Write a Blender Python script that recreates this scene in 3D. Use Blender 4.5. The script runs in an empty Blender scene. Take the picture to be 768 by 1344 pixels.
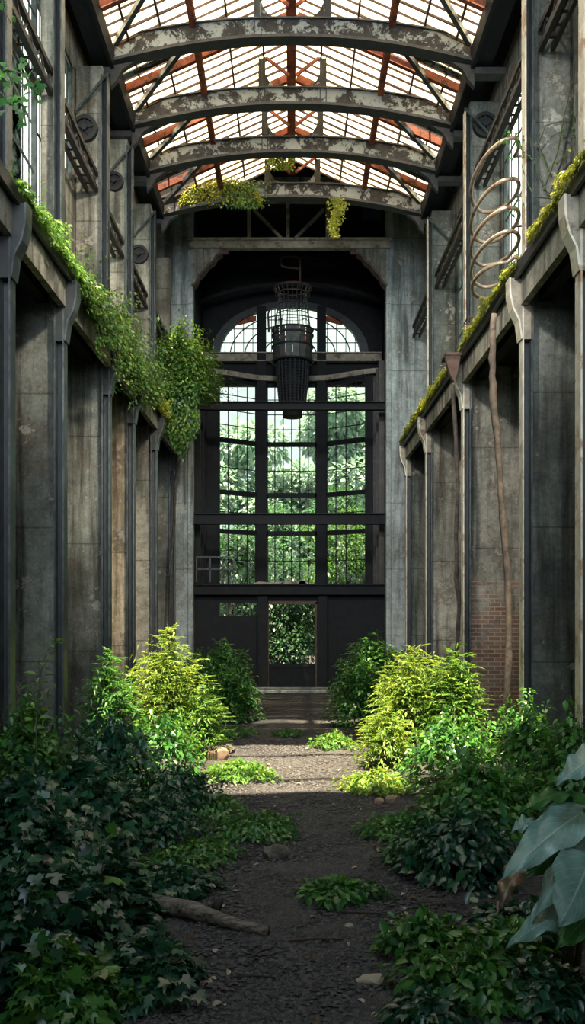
import bpy, math, random
import numpy as np
from mathutils import Vector, Matrix

SC = bpy.context.scene
COL = SC.collection
F, CX, HY, CH = 1200.0, 384.0, 800.0, 2.0      # focal length in pixels, principal column, horizon row, eye height
random.seed(7)
V = Vector


def P(x, y, Y):
    """point of the place that the photograph shows at pixel x, y when it stands Y metres away"""
    return V(((x - CX) * Y / F, Y, CH + (HY - y) * Y / F))


# ------------------------------------------------------------------ objects
def tag(o, label=None, cat=None, group=None, kind=None):
    if label: o['label'] = label
    if cat: o['category'] = cat
    if group: o['group'] = group
    if kind: o['kind'] = kind
    return o


def empty(name, loc, label=None, cat=None, group=None, kind=None):
    o = bpy.data.objects.new(name, None)
    o.location = loc
    o.empty_display_size = .1
    COL.objects.link(o)
    return tag(o, label, cat, group, kind)


def world_loc(o):
    p = V((0, 0, 0))
    while o is not None:
        p = p + o.location
        o = o.parent
    return p


class MB:
    """collects shapes in world coordinates; build() links them as one mesh object"""
    def __init__(s):
        s.v, s.f = [], []

    def add(s, vs, fs):
        b = len(s.v)
        s.v += [V(p) for p in vs]
        s.f += [tuple(b + i for i in f) for f in fs]
        return s

    def box(s, x0, x1, y0, y1, z0, z1):
        if x0 > x1: x0, x1 = x1, x0
        return s.add([(x0, y0, z0), (x1, y0, z0), (x1, y1, z0), (x0, y1, z0),
                      (x0, y0, z1), (x1, y0, z1), (x1, y1, z1), (x0, y1, z1)],
                     [(0, 3, 2, 1), (4, 5, 6, 7), (0, 1, 5, 4), (1, 2, 6, 5), (2, 3, 7, 6), (3, 0, 4, 7)])

    def bar(s, p0, p1, w, h, up=(0, 0, 1)):
        p0, p1, up = V(p0), V(p1), V(up)
        d = (p1 - p0).normalized()
        a = d.cross(up)
        if a.length < 1e-4: a = d.cross(V((0, 1, 0)))
        a.normalize()
        b = a.cross(d).normalized()
        vs = []
        for p in (p0, p1):
            for i, j in ((-1, -1), (1, -1), (1, 1), (-1, 1)):
                vs.append(p + a * (i * w / 2) + b * (j * h / 2))
        return s.add(vs, [(0, 1, 2, 3), (7, 6, 5, 4), (0, 4, 5, 1), (1, 5, 6, 2), (2, 6, 7, 3), (3, 7, 4, 0)])

    def ibeam(s, p0, p1, w, h, t=.015, up=(0, 0, 1)):
        """I section: flanges of width w, total height h along up"""
        p0, p1, up = V(p0), V(p1), V(up)
        d = (p1 - p0).normalized()
        a = d.cross(up).normalized()
        b = a.cross(d).normalized()
        for k in (-1, 1):
            o = b * (k * (h / 2 - t / 2))
            s.bar(p0 + o, p1 + o, w, t, up)
        s.bar(p0, p1, t, h - 2 * t, up)
        return s

    def tube(s, pts, r, n=8, cap=True):
        pts = [V(p) for p in pts]
        m = len(pts)
        rad = r if isinstance(r, (list, tuple)) else [r] * m
        t = (pts[1] - pts[0]).normalized()
        a = t.orthogonal().normalized()
        vs, fs = [], []
        for i, p in enumerate(pts):
            if i == 0: d = pts[1] - p
            elif i == m - 1: d = p - pts[i - 1]
            else: d = pts[i + 1] - pts[i - 1]
            d = d.normalized() if d.length > 1e-9 else t
            a = a - d * a.dot(d)
            a = a.normalized() if a.length > 1e-6 else d.orthogonal().normalized()
            b = d.cross(a)
            for k in range(n):
                q = 2 * math.pi * k / n
                vs.append(p + (a * math.cos(q) + b * math.sin(q)) * rad[i])
        for i in range(m - 1):
            for k in range(n):
                k2 = (k + 1) % n
                fs.append((i * n + k, i * n + k2, (i + 1) * n + k2, (i + 1) * n + k))
        if cap:
            fs.append(tuple(range(n))[::-1])
            fs.append(tuple((m - 1) * n + k for k in range(n)))
        return s.add(vs, fs)

    def prism(s, poly, off):
        n = len(poly)
        off = V(off)
        poly = [V(p) for p in poly]
        vs = poly + [p + off for p in poly]
        fs = [tuple(range(n)), tuple(n + i for i in reversed(range(n)))]
        fs += [(i, n + i, n + (i + 1) % n, (i + 1) % n) for i in range(n)]
        return s.add(vs, fs)

    def strip(s, A, B, off):
        """solid between two rows of points (same length), thickened by off"""
        A = [V(p) for p in A]; B = [V(p) for p in B]; off = V(off)
        n = len(A)
        for i in range(n - 1):
            s.prism([A[i], A[i + 1], B[i + 1], B[i]], off)
        return s

    def build(s, name, m, parent=None, smooth=False, bevel=0, label=None):
        me = bpy.data.meshes.new(name)
        o = bpy.data.objects.new(name, me)
        COL.objects.link(o)
        org = V((0, 0, 0))
        if parent is not None:
            o.parent = parent
            org = world_loc(parent)
        else:
            lo = [min(p[k] for p in s.v) for k in range(3)]
            hi = [max(p[k] for p in s.v) for k in range(3)]
            org = V(((lo[0] + hi[0]) / 2, (lo[1] + hi[1]) / 2, lo[2]))
            o.location = org
        me.from_pydata([p - org for p in s.v], [], s.f)
        me.update()
        if m: me.materials.append(m)
        if smooth:
            me.polygons.foreach_set('use_smooth', [True] * len(me.polygons))
        if bevel:
            b = o.modifiers.new('bevel', 'BEVEL'); b.width = bevel; b.segments = 2; b.limit_method = 'ANGLE'
        if label: o['label'] = label
        return o


# ------------------------------------------------------------------ materials
def lin(c):
    return tuple(((x / 255) / 12.92 if x / 255 <= .04045 else ((x / 255 + .055) / 1.055) ** 2.4) for x in c) + (1,)


class NT:
    def __init__(s, name):
        s.m = bpy.data.materials.new(name)
        s.m.use_nodes = True
        s.t = s.m.node_tree
        s.t.nodes.clear()
        s.out = s.n('ShaderNodeOutputMaterial')

    def n(s, typ, **kw):
        nd = s.t.nodes.new(typ)
        for k, v in kw.items():
            if k.startswith('i_'):
                key = k[2:]
                key = int(key) if key.isdigit() else key.replace('_', ' ')
                nd.inputs[key].default_value = v
            else:
                setattr(nd, k, v)
        return nd

    def l(s, a, b): s.t.links.new(a, b)

    def noise(s, vec, scale, detail=4, rough=.6, dist=0):
        nd = s.n('ShaderNodeTexNoise', i_Scale=scale, i_Detail=detail, i_Roughness=rough, i_Distortion=dist)
        s.l(vec, nd.inputs['Vector'])
        return nd.outputs['Fac']

    def ramp(s, fac, stops, interp='LINEAR'):
        nd = s.n('ShaderNodeValToRGB')
        cr = nd.color_ramp
        cr.interpolation = interp
        while len(cr.elements) < len(stops): cr.elements.new(.5)
        for e, (p, c) in zip(cr.elements, stops):
            e.position = p
            e.color = c if len(c) == 4 else tuple(c) + (1,)
        s.l(fac, nd.inputs['Fac'])
        return nd.outputs['Color']

    def mask(s, fac, a, b):
        return s.ramp(fac, [(a, (0, 0, 0, 1)), (b, (1, 1, 1, 1))])

    def mix(s, fac, a, b, blend='MIX'):
        nd = s.n('ShaderNodeMix', data_type='RGBA', blend_type=blend)
        for val, key in ((fac, 0), (a, 6), (b, 7)):
            if hasattr(val, 'is_linked'): s.l(val, nd.inputs[key])
            else: nd.inputs[key].default_value = val
        return nd.outputs[2]

    def math(s, op, a, b=0):
        nd = s.n('ShaderNodeMath', operation=op)
        for i, val in enumerate((a, b)):
            if hasattr(val, 'is_linked'): s.l(val, nd.inputs[i])
            else: nd.inputs[i].default_value = val
        return nd.outputs[0]

    def pos(s, scale=(1, 1, 1)):
        g = s.n('ShaderNodeNewGeometry')
        mp = s.n('ShaderNodeMapping', i_Scale=scale)
        s.l(g.outputs['Position'], mp.inputs['Vector'])
        return mp.outputs['Vector']

    def bump(s, h, strength=.5, dist=.02):
        nd = s.n('ShaderNodeBump', i_Strength=strength, i_Distance=dist)
        s.l(h, nd.inputs['Height'])
        return nd.outputs['Normal']

    def bsdf(s, color, rough=.7, metal=0, normal=None, spec=.3):
        nd = s.n('ShaderNodeBsdfPrincipled', i_Metallic=metal)
        nd.inputs['Specular IOR Level'].default_value = spec
        if hasattr(color, 'is_linked'): s.l(color, nd.inputs['Base Color'])
        else: nd.inputs['Base Color'].default_value = color
        if hasattr(rough, 'is_linked'): s.l(rough, nd.inputs['Roughness'])
        else: nd.inputs['Roughness'].default_value = rough
        if normal is not None: s.l(normal, nd.inputs['Normal'])
        return nd.outputs[0]

    def done(s, sh):
        s.l(sh, s.out.inputs['Surface'])
        return s.m


def concrete(name, light, dark, stain, brick=False, stain_amt=.5):
    t = NT(name)
    p = t.pos()
    big = t.noise(p, .55, 5, .6)
    base = t.mix(t.mask(big, .38, .62), lin(dark), lin(light))
    mott = t.noise(p, 5.5, 7, .75)
    base = t.mix(.55, base, t.ramp(mott, [(.32, (.3, .29, .26)), (.6, (1.2, 1.19, 1.15))]), 'MULTIPLY')
    streak = t.noise(t.pos((3.2, 3.2, .22)), 1.6, 5, .65)
    base = t.mix(t.math('MULTIPLY', t.mask(streak, .47, .66), .88), base, lin(stain))
    patch = t.noise(p, 1.3, 6, .7)
    base = t.mix(t.math('MULTIPLY', t.mask(patch, .55, .6), stain_amt), base, lin((88, 78, 66)))
    pale = t.noise(p, 2.6, 6, .75)
    base = t.mix(t.math('MULTIPLY', t.mask(pale, .6, .64), .35), base, lin((200, 198, 186)))
    fine = t.noise(p, 30, 4, .7)
    base = t.mix(.45, base, t.ramp(fine, [(.3, (.15, .15, .15)), (.7, (1, 1, 1))]), 'MULTIPLY')
    # board joints every 1.62 m
    sep = t.n('ShaderNodeSeparateXYZ'); t.l(t.pos(), sep.inputs[0])
    fr = t.math('FRACT', t.math('DIVIDE', t.math('ADD', sep.outputs['Z'], .26), 1.62))
    joint = t.math('LESS_THAN', fr, .012)
    base = t.mix(t.math('MULTIPLY', joint, .45), base, lin((30, 30, 28)))
    pits = t.n('ShaderNodeTexVoronoi', i_Scale=9.0); t.l(p, pits.inputs['Vector'])
    pm = t.math('LESS_THAN', pits.outputs['Distance'], .13)
    base = t.mix(t.math('MULTIPLY', pm, .4), base, lin((40, 38, 34)))
    h = t.math('ADD', t.math('MULTIPLY', fine, .4), t.math('MULTIPLY', patch, 1.2))
    h = t.math('SUBTRACT', h, t.math('MULTIPLY', joint, .5))
    if brick:
        b = t.n('ShaderNodeTexBrick', i_Scale=1.0)
        b.inputs['Color1'].default_value = lin((112, 82, 68)); b.inputs['Color2'].default_value = lin((134, 106, 90))
        b.inputs['Mortar'].default_value = lin((150, 142, 128))
        b.inputs['Mortar Size'].default_value = .008
        b.inputs['Brick Width'].default_value = .2; b.inputs['Row Height'].default_value = .068
        sp = t.n('ShaderNodeSeparateXYZ'); t.l(t.pos(), sp.inputs[0])
        cb = t.n('ShaderNodeCombineXYZ'); t.l(t.math('ADD', sp.outputs['X'], sp.outputs['Y']), cb.inputs[0]); t.l(sp.outputs['Z'], cb.inputs[1])
        t.l(cb.outputs[0], b.inputs['Vector'])
        low = t.n('ShaderNodeMapRange', i_1=3.6, i_2=.6); t.l(sp.outputs['Z'], low.inputs[0])
        bn = t.noise(p, 2.2, 6, .75)
        msk = t.mask(t.math('ADD', t.math('MULTIPLY', low.outputs[0], .34), t.math('MULTIPLY', bn, .95)), .62, .72)
        base = t.mix(msk, base, b.outputs['Color'])
    return t.done(t.bsdf(base, .9, 0, t.bump(h, .6, .015), .2))


def metal(name, a, b, rough=.5, scale=6, met=.0, c=None, spec=.5):
    t = NT(name)
    p = t.pos()
    n1 = t.noise(p, scale, 6, .7)
    base = t.mix(t.mask(n1, .4, .65), lin(a), lin(b))
    if c is not None:
        base = t.mix(t.mask(t.noise(p, scale * .6, 6, .75), .54, .6), base, lin(c))
    return t.done(t.bsdf(base, rough, met, t.bump(n1, .3, .006), spec))


M = {}
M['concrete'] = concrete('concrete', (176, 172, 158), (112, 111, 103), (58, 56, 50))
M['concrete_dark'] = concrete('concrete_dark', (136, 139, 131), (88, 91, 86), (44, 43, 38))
M['concrete_sunlit'] = concrete('concrete_sunlit', (204, 190, 162), (142, 131, 112), (88, 76, 60), stain_amt=.7)  # warm sunlight on one left pier, put into the concrete colour
M['concrete_brick'] = concrete('concrete_brick', (160, 156, 144), (106, 105, 98), (58, 54, 46), brick=True)
M['concrete_pale'] = concrete('concrete_pale', (172, 180, 180), (126, 134, 134), (72, 76, 74), stain_amt=.35)
M['wall_in'] = concrete('wall_in', (90, 92, 88), (60, 62, 60), (34, 33, 30))
M['steel'] = metal('steel', (50, 57, 59), (88, 94, 93), .36, 5, .35)
M['steel_sunlit'] = metal('steel_sunlit', (176, 168, 150), (208, 200, 180), .42, 5, .1, (150, 124, 98))  # paler steel with sunlight on the right posts put into the colour
M['steel_dark'] = metal('steel_dark', (26, 29, 30), (44, 46, 45), .5, 7, .2)
M['truss'] = metal('truss_paint', (44, 44, 44), (66, 63, 59), .55, 9, .1)
M['rust'] = metal('rust', (112, 52, 30), (158, 84, 52), .75, 7, .1, (70, 34, 22))
M['rust_dark'] = metal('rust_dark', (56, 40, 32), (88, 62, 48), .7, 7, .1)
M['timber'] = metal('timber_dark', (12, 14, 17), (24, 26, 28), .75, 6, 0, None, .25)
M['beam'] = metal('beam_weathered', (112, 106, 94), (150, 140, 122), .75, 5, 0, (84, 74, 62))
M['coil'] = metal('coil_pipe', (130, 110, 92), (178, 158, 134), .4, 8, .3, (110, 70, 46))
M['rail'] = metal('rail_dark', (24, 24, 25), (42, 38, 36), .6, 8, .1, (64, 46, 36))
M['rubber'] = metal('wheel_dark', (8, 8, 10), (17, 18, 20), .6, 12)


def truss_plate():
    t = NT('truss_plate')
    p = t.pos()
    base = t.mix(t.mask(t.noise(p, 8, 6, .7), .4, .65), lin((38, 37, 37)), lin((58, 55, 53)))
    m1 = t.mask(t.noise(p, 2.6, 8, .78, .3), .5, .53)
    base = t.mix(m1, base, lin((132, 137, 134)))
    m2 = t.mask(t.noise(p, 5.5, 7, .75), .62, .65)
    base = t.mix(t.math('MULTIPLY', m2, .9), base, lin((88, 56, 40)))
    return t.done(t.bsdf(base, .75, 0, t.bump(m1, .4, .006), .25))


M['truss_plate'] = truss_plate()


def roof_glass():
    t = NT('roof_glass')
    p = t.pos()
    dirt = t.mask(t.noise(t.pos((1, .35, 1)), 1.6, 6, .7), .42, .75)
    col = t.mix(dirt, (.86, .84, .78, 1), (.55, .5, .42, 1))
    tr = t.n('ShaderNodeBsdfTransparent'); t.l(col, tr.inputs['Color'])
    tl = t.n('ShaderNodeBsdfTranslucent'); t.l(col, tl.inputs['Color'])
    gl = t.n('ShaderNodeBsdfGlossy', i_Roughness=.25); gl.inputs['Color'].default_value = (.4, .4, .4, 1)
    a = t.n('ShaderNodeMixShader'); a.inputs[0].default_value = .8
    t.l(tr.outputs[0], a.inputs[1]); t.l(tl.outputs[0], a.inputs[2])
    b = t.n('ShaderNodeMixShader'); b.inputs[0].default_value = .05
    t.l(a.outputs[0], b.inputs[1]); t.l(gl.outputs[0], b.inputs[2])
    return t.done(b.outputs[0])


def win_glass():
    t = NT('window_glass')
    p = t.pos()
    dirt = t.mask(t.noise(p, 3.5, 6, .75), .48, .72)
    tr = t.n('ShaderNodeBsdfTransparent'); tr.inputs['Color'].default_value = (.93, .97, .95, 1)
    df = t.n('ShaderNodeBsdfTranslucent'); df.inputs['Color'].default_value = (.6, .72, .62, 1)
    a = t.n('ShaderNodeMixShader'); t.l(t.math('MULTIPLY', dirt, .22), a.inputs[0])
    t.l(tr.outputs[0], a.inputs[1]); t.l(df.outputs[0], a.inputs[2])
    return t.done(a.outputs[0])


M['roof_glass'] = roof_glass()
M['glass'] = win_glass()


def soil():
    t = NT('soil_gravel')
    p = t.pos()
    v = t.n('ShaderNodeTexVoronoi', i_Scale=26.0); t.l(p, v.inputs['Vector'])
    n = t.noise(p, 1.1, 6, .65)
    base = t.mix(t.mask(n, .38, .65), lin((48, 49, 53)), lin((84, 81, 80)))
    base = t.mix(.5, base, t.ramp(t.noise(p, 22, 4, .7), [(.3, (.2, .2, .2)), (.72, (1.2, 1.15, 1.05))]), 'MULTIPLY')
    lit = t.mask(t.noise(p, 7, 5, .7), .64, .7)
    base = t.mix(t.math('MULTIPLY', lit, .5), base, lin((116, 84, 58)))
    h = t.math('ADD', t.math('MULTIPLY', v.outputs['Distance'], 1.0), t.math('MULTIPLY', t.noise(p, 60, 3, .6), .5))
    return t.done(t.bsdf(base, .82, 0, t.bump(h, .9, .03), .25))


M['soil'] = soil()


def leaf(name, c0, c1, c2, trans=.35, tcol=None, rough=.42, spec=.35, varn=True):
    t = NT(name)
    g = t.n('ShaderNodeNewGeometry')
    col = t.ramp(g.outputs['Random Per Island'], [(0, lin(c0)), (.55, lin(c1)), (1, lin(c2))])
    pr = t.bsdf(col, rough, 0, None, spec)
    tl = t.n('ShaderNodeBsdfTranslucent')
    t.l(t.mix(.55, col, lin(tcol or c2)), tl.inputs['Color'])
    m = t.n('ShaderNodeMixShader'); m.inputs[0].default_value = trans
    t.l(pr, m.inputs[1]); t.l(tl.outputs[0], m.inputs[2])
    return t.done(m.outputs[0])


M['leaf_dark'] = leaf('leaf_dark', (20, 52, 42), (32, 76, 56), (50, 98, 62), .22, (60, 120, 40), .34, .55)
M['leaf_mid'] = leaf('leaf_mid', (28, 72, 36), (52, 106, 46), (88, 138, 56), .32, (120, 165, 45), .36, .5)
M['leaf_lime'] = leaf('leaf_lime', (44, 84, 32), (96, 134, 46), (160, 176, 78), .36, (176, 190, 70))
M['leaf_fern'] = leaf('leaf_fern', (40, 84, 36), (78, 124, 46), (124, 160, 64), .36, (150, 180, 60))
M['moss'] = leaf('moss_leaf', (96, 112, 34), (138, 146, 44), (182, 176, 66), .4, (190, 190, 50))
M['ivy'] = leaf('ivy_leaf', (26, 58, 28), (52, 92, 36), (112, 138, 52), .3, (130, 156, 50))
M['tree_far'] = leaf('tree_far', (132, 160, 146), (146, 174, 156), (162, 186, 166), .4, (150, 176, 150))  # outdoor haze put into the pale leaf colour
M['tree_near'] = leaf('tree_near', (20, 48, 34), (32, 66, 42), (58, 92, 52), .35, (70, 110, 50))
M['dead'] = leaf('dead_leaf', (76, 56, 42), (104, 80, 58), (134, 108, 82), .2, (150, 100, 60), .7, .2)
M['dead_pale'] = leaf('dead_leaf_pale', (140, 128, 112), (164, 152, 134), (186, 176, 158), .15, (150, 130, 100), .7, .2)
M['stem'] = metal('stem', (48, 58, 30), (74, 80, 42), .7, 9)
M['bark'] = metal('bark', (42, 36, 32), (78, 68, 58), .85, 9, 0, (30, 26, 24))
t = NT('log_wood')
_g = t.noise(t.pos((4, 26, 26)), 1.6, 6, .7)
_b = t.mix(t.mask(_g, .36, .62), lin((58, 53, 50)), lin((138, 128, 118)))
_b = t.mix(t.mask(t.noise(t.pos(), 9, 5, .7), .56, .66), _b, lin((52, 46, 42)))
M['log'] = t.done(t.bsdf(_b, .85, 0, t.bump(_g, .8, .02), .2))
M['stone'] = metal('stone', (72, 67, 62), (116, 108, 98), .85, 7, 0, (56, 50, 46), .2)
M['stone_warm'] = metal('stone_warm', (120, 98, 80), (156, 134, 114), .85, 7, 0, (92, 74, 60), .2)
M['pebble'] = metal('pebble', (40, 40, 42), (84, 80, 78), .7, 30)


def big_leaf_mat(name, a, b, vein):
    t = NT(name)
    tc = t.n('ShaderNodeUVMap')
    sep = t.n('ShaderNodeSeparateXYZ'); t.l(tc.outputs['UV'], sep.inputs[0])
    u = t.math('ABSOLUTE', t.math('SUBTRACT', sep.outputs['X'], .5))
    mid = t.math('LESS_THAN', u, .018)
    sv = t.math('FRACT', t.math('MULTIPLY', t.math('SUBTRACT', sep.outputs['Y'], t.math('MULTIPLY', u, .85)), 9))
    side = t.math('LESS_THAN', sv, .09)
    vn = t.math('MAXIMUM', mid, t.math('MULTIPLY', side, .55))
    base = t.mix(t.mask(t.noise(t.pos(), 7, 4, .6), .35, .65), lin(a), lin(b))
    base = t.mix(t.math('MULTIPLY', vn, .65), base, lin(vein))
    h = t.math('SUBTRACT', sv, t.math('MULTIPLY', mid, 1))
    pr = t.bsdf(base, .36, 0, t.bump(h, .5, .012), .5)
    tl = t.n('ShaderNodeBsdfTranslucent'); t.l(base, tl.inputs['Color'])
    m = t.n('ShaderNodeMixShader'); m.inputs[0].default_value = .18
    t.l(pr, m.inputs[1]); t.l(tl.outputs[0], m.inputs[2])
    return t.done(m.outputs[0])


M['big_leaf'] = big_leaf_mat('big_leaf', (104, 142, 130), (140, 172, 160), (190, 206, 194))
M['big_leaf_green'] = big_leaf_mat('big_leaf_green', (44, 92, 44), (66, 118, 54), (120, 150, 90))
M['big_leaf_brown'] = big_leaf_mat('big_leaf_brown', (84, 68, 48), (108, 88, 62), (122, 102, 74))

# ------------------------------------------------------------------ measures of the hall
W = 2.8                    # nave half width at the steel posts
XL, XR = 3.28, 3.36        # upper walls left / right
AX = 4.3                   # back wall of the side bays
ZL = 6.02                  # top of the ledges
ZE = 10.45                 # eaves
ZR = 11.75                 # ridge
LP = [8.98, 11.05, 13.77, 15.85, 18.46, 21.27]
RP = [8.8, 10.98, 14.74, 18.77, 22.05]
TR = [14.0, 15.85, 17.5, 19.4]
YE = 22.4                  # end wall
OL, OR_ = -2.46, 2.31      # opening in the end wall
Y0 = -3.0
ordn = ['first', 'second', 'third', 'fourth', 'fifth', 'sixth', 'seventh']


def roof_z(x, lift=0): return ZE + (W + .1 - abs(x)) * (ZR - ZE) / (W + .1) + lift


# ------------------------------------------------------------------ floor
mb = MB()
nx, ny = 46, 150
g = np.random.RandomState(3)
for j in range(ny + 1):
    for i in range(nx + 1):
        x = -4.3 + 8.6 * i / nx
        y = Y0 + (23.2 - Y0) * j / ny
        z = .05 * max(0, abs(x + .05) - .9) ** 1.0 + .012 * math.sin(x * 3.1 + y * 1.7) * math.cos(y * 2.3 - x)
        z += g.uniform(-.008, .008)
        if y > 21.2: z *= .1
        mb.v.append(V((x, y, z)))
for j in range(ny):
    for i in range(nx):
        a = j * (nx + 1) + i
        mb.f.append((a, a + 1, a + nx + 2, a + nx + 1))
tag(mb.build('floor', M['soil'], smooth=True), kind='structure')
mb = MB().box(-30, 30, 23.2, 80, -.3, -.05)
tag(mb.build('ground', M['soil']), kind='structure')


def floor_z(x, y):
    if y > 21.2: return 0
    return .05 * max(0, abs(x + .05) - .9) + .012 * math.sin(x * 3.1 + y * 1.7) * math.cos(y * 2.3 - x)


# ------------------------------------------------------------------ walls
def xw(s, y): return (3.06 if y < 11 else XL) if s < 0 else XR


def upper_wall(side, X, piers, name, wins):
    """upper wall with real openings plus the wall at the back of the side bays"""
    s = side
    mb = MB()
    z0, z1 = ZL, 10.7
    y = Y0
    for (a, b, zb, zh) in wins:
        x0, x1 = s * xw(s, a), s * (xw(s, a) + .12)
        mb.box(x0, x1, y, a, z0, z1)
        mb.box(x0, x1, a, b, z0, zb)
        mb.box(x0, x1, a, b, zh, z1)
        y = b
    mb.box(s * X, s * (X + .25), y, YE, z0, z1)
    tag(MB().box(s * AX, s * (AX + .25), Y0, YE, -.2, 5.93).build(name + '_lower', M['concrete_dark']), kind='structure')
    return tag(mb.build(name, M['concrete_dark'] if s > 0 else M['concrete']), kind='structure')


winL = [(5.2, 8.9, 6.45, 9.9), (9.45, 11.04, 6.3, 10.1), (11.04, 13.0, 6.3, 10.1), (13.04, 13.7, 8.35, 10.1), (14.3, 15.8, 7.6, 10.0), (16.4, 18.4, 8.35, 10.0)]
winR = [(4.5, 8.7, 8.4, 10.0), (11.6, 14.65, 6.3, 10.0), (15.3, 18.7, 6.6, 10.0), (19.3, 21.9, 6.6, 10.0)]
upper_wall(-1, XL, LP, 'wall_left', winL)
upper_wall(1, XR, RP, 'wall_right', winR)
wn = 0
for s, X, wins in ((-1, XL, winL), (1, XR, winR)):
    for (a, b, zb, zh) in wins:
        wn += 1
        X = xw(s, a)
        r = empty('window_%d' % wn, (s * (X + .1), (a + b) / 2, zb), kind='structure')
        fr, pn = MB(), MB()
        xa, xb = s * (X + .02), s * (X + .08)
        fr.box(xa, xb, a, a + .06, zb, zh); fr.box(xa, xb, b - .06, b, zb, zh)
        fr.box(xa, xb, a + .06, b - .06, zb, zb + .06); fr.box(xa, xb, a + .06, b - .06, zh - .06, zh)
        nb = max(3, int((b - a) / .42))
        for k in range(1, nb):
            y = a + (b - a) * k / nb
            fr.box(xa + s * .02, xb - s * .03, y - .018, y + .018, zb + .06, zh - .06)
        z = zb + .95
        while z < zh - .4:
            fr.box(xa + s * .02, xb - s * .03, a + .06, b - .06, z - .02, z + .02); z += .95
        fo = fr.build('window_frame', M['steel'], r)
        pn.box(s * (X + .05), s * (X + .056), a + .05, b - .05, zb + .05, zh - .05)
        pn.build('pane', M['glass'], fo)

# end wall with its tall opening
mb = MB()
mb.box(-4.6, OL, YE, YE + .5, -.2, 13.2)
mb.box(OR_, 4.6, YE, YE + .5, -.2, 13.2)
mb.box(OL, OR_, YE, YE + .5, 12.15, 13.2)
tag(mb.build('wall_end', M['concrete_pale']), kind='structure')
for i, (a, b) in enumerate(((OL - .1, OL + .02), (OR_ - .02, OR_ + .1))):
    mb = MB().box(a, b, YE - .06, YE + .3, 0, 10.8)
    tag(mb.build('trim_%d' % (i + 1), M['concrete_pale'], bevel=.015), kind='structure')
# wall behind the photographer, with a wide open gateway
mb = MB()
mb.box(-4.6, -1.7, Y0 - .3, Y0, -.2, 11.6); mb.box(1.7, 4.6, Y0 - .3, Y0, -.2, 11.6); mb.box(-1.7, 1.7, Y0 - .3, Y0, 4.2, 11.6)
tag(mb.build('wall_front', M['wall_in']), kind='structure')

# apse behind the opening
AB = 26.5
mb = MB()
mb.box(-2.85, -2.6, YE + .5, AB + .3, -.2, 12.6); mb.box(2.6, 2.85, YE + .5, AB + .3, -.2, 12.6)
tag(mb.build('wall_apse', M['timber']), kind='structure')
# back wall with the arched opening
ac, aa, ab_, az = -.07, 2.12, 1.42, 9.4
mb = MB()
N = 36
arc = [V((ac + aa * math.cos(math.pi * k / N), AB, az + ab_ * math.sin(math.pi * k / N))) for k in range(N + 1)]
rim = []
for p in arc:
    d = p - V((ac, AB, az))
    tx = (2.6 - ac if d.x > 0 else 2.6 + ac) / max(abs(d.x), 1e-6); tz = 3.25 / max(d.z, 1e-6)
    q = V((ac, AB, az)) + d * min(tx, tz)
    rim.append(q)
for q, xx in ((rim[11], 2.6), (rim[25], -2.6)): pass
mb.strip(arc, rim, (0, .25, 0))
for sg in (-1, 1):
    cs_ = [q for q in rim if (q.x - ac) * sg > 0]
    up = min((q for q in cs_ if q.z > az + 3.2), key=lambda q: -abs(q.x)); si = max((q for q in cs_ if abs(q.x - sg * 2.6) < .01), key=lambda q: q.z)
    mb.prism([si, V((sg * 2.6, AB, az + 3.25)), up], (0, .25, 0))
mb.box(-2.6, ac - aa, AB, AB + .25, 9.3, 9.41); mb.box(ac + aa, 2.6, AB, AB + .25, 9.3, 9.41)
mb.box(-2.6, 2.6, AB, AB + .25, 8.5, 9.32)
for s in (-1, 1):
    mb.box(s * 2.08, s * 2.6, 25.55, 25.8, 2.4, 8.5)
    mb.box(s * 2.08, s * 2.6, 25.55, AB + .25, 8.5, 8.6)
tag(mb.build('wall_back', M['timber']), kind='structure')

# ------------------------------------------------------------------ roof
cl = empty('ceiling', (0, 14, ZE), kind='structure')
mb = MB()
YG0, YG1 = 11.6, 20.0
HOLE0, HOLE1, HOLEX = 6.8, 10.3, 2.4  # unseen roof opening, sized so the sun falls on the path
for s in (-1, 1):            # unseen opaque sheeting darkens the near hall; opening cut to admit the sun patch
    def sheet(a, b, y0, y1):
        mb.prism([(s * a, y0, roof_z(a) + .1), (s * b, y0, roof_z(b) + .1), (s * b, y1, roof_z(b) + .1), (s * a, y1, roof_z(a) + .1)], (0, 0, .05))
    sheet(0, 2.95, Y0, HOLE0); sheet(0, 2.95, HOLE1, YG0)
    if s > 0: sheet(HOLEX, 2.95, HOLE0, HOLE1)
    else: sheet(2.9, 2.95, HOLE0, HOLE1)
    for y in (7.5, 9.3):  # unseen bars added to cast shadow bands across the sun patch
        sheet(0, 2.9, y, y + .1)
    mb.box(s * 2.96, s * 3.7, Y0, YG1, ZE + .26, ZE + .34)
mb.build('roof_deck', M['timber'], cl)
mb = MB()       # raised dark roof between the glazing and the end wall
mb.box(-4.6, 4.6, YG1, AB + .5, 12.6, 12.7)
A = [(x, YG1, roof_z(x) + .1) for x in np.linspace(-2.9, 2.9, 13)]   # upstand
mb.strip(A, [(p[0], YG1, 12.6) for p in A], (0, .06, 0))
mb.box(-4.6, -2.9, YG1, YG1 + .06, 10.6, 12.6); mb.box(2.9, 4.6, YG1, YG1 + .06, 10.6, 12.6)
mb.box(-4.6, -4.5, YG1, YE, 10.6, 12.6); mb.box(4.5, 4.6, YG1, YE, 10.6, 12.6)
mb.box(-4.6, -3.4, YG1, YE, 10.6, 10.7); mb.box(3.4, 4.6, YG1, YE, 10.6, 10.7)
mb.build('roof_monitor', M['timber'], cl)
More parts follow.
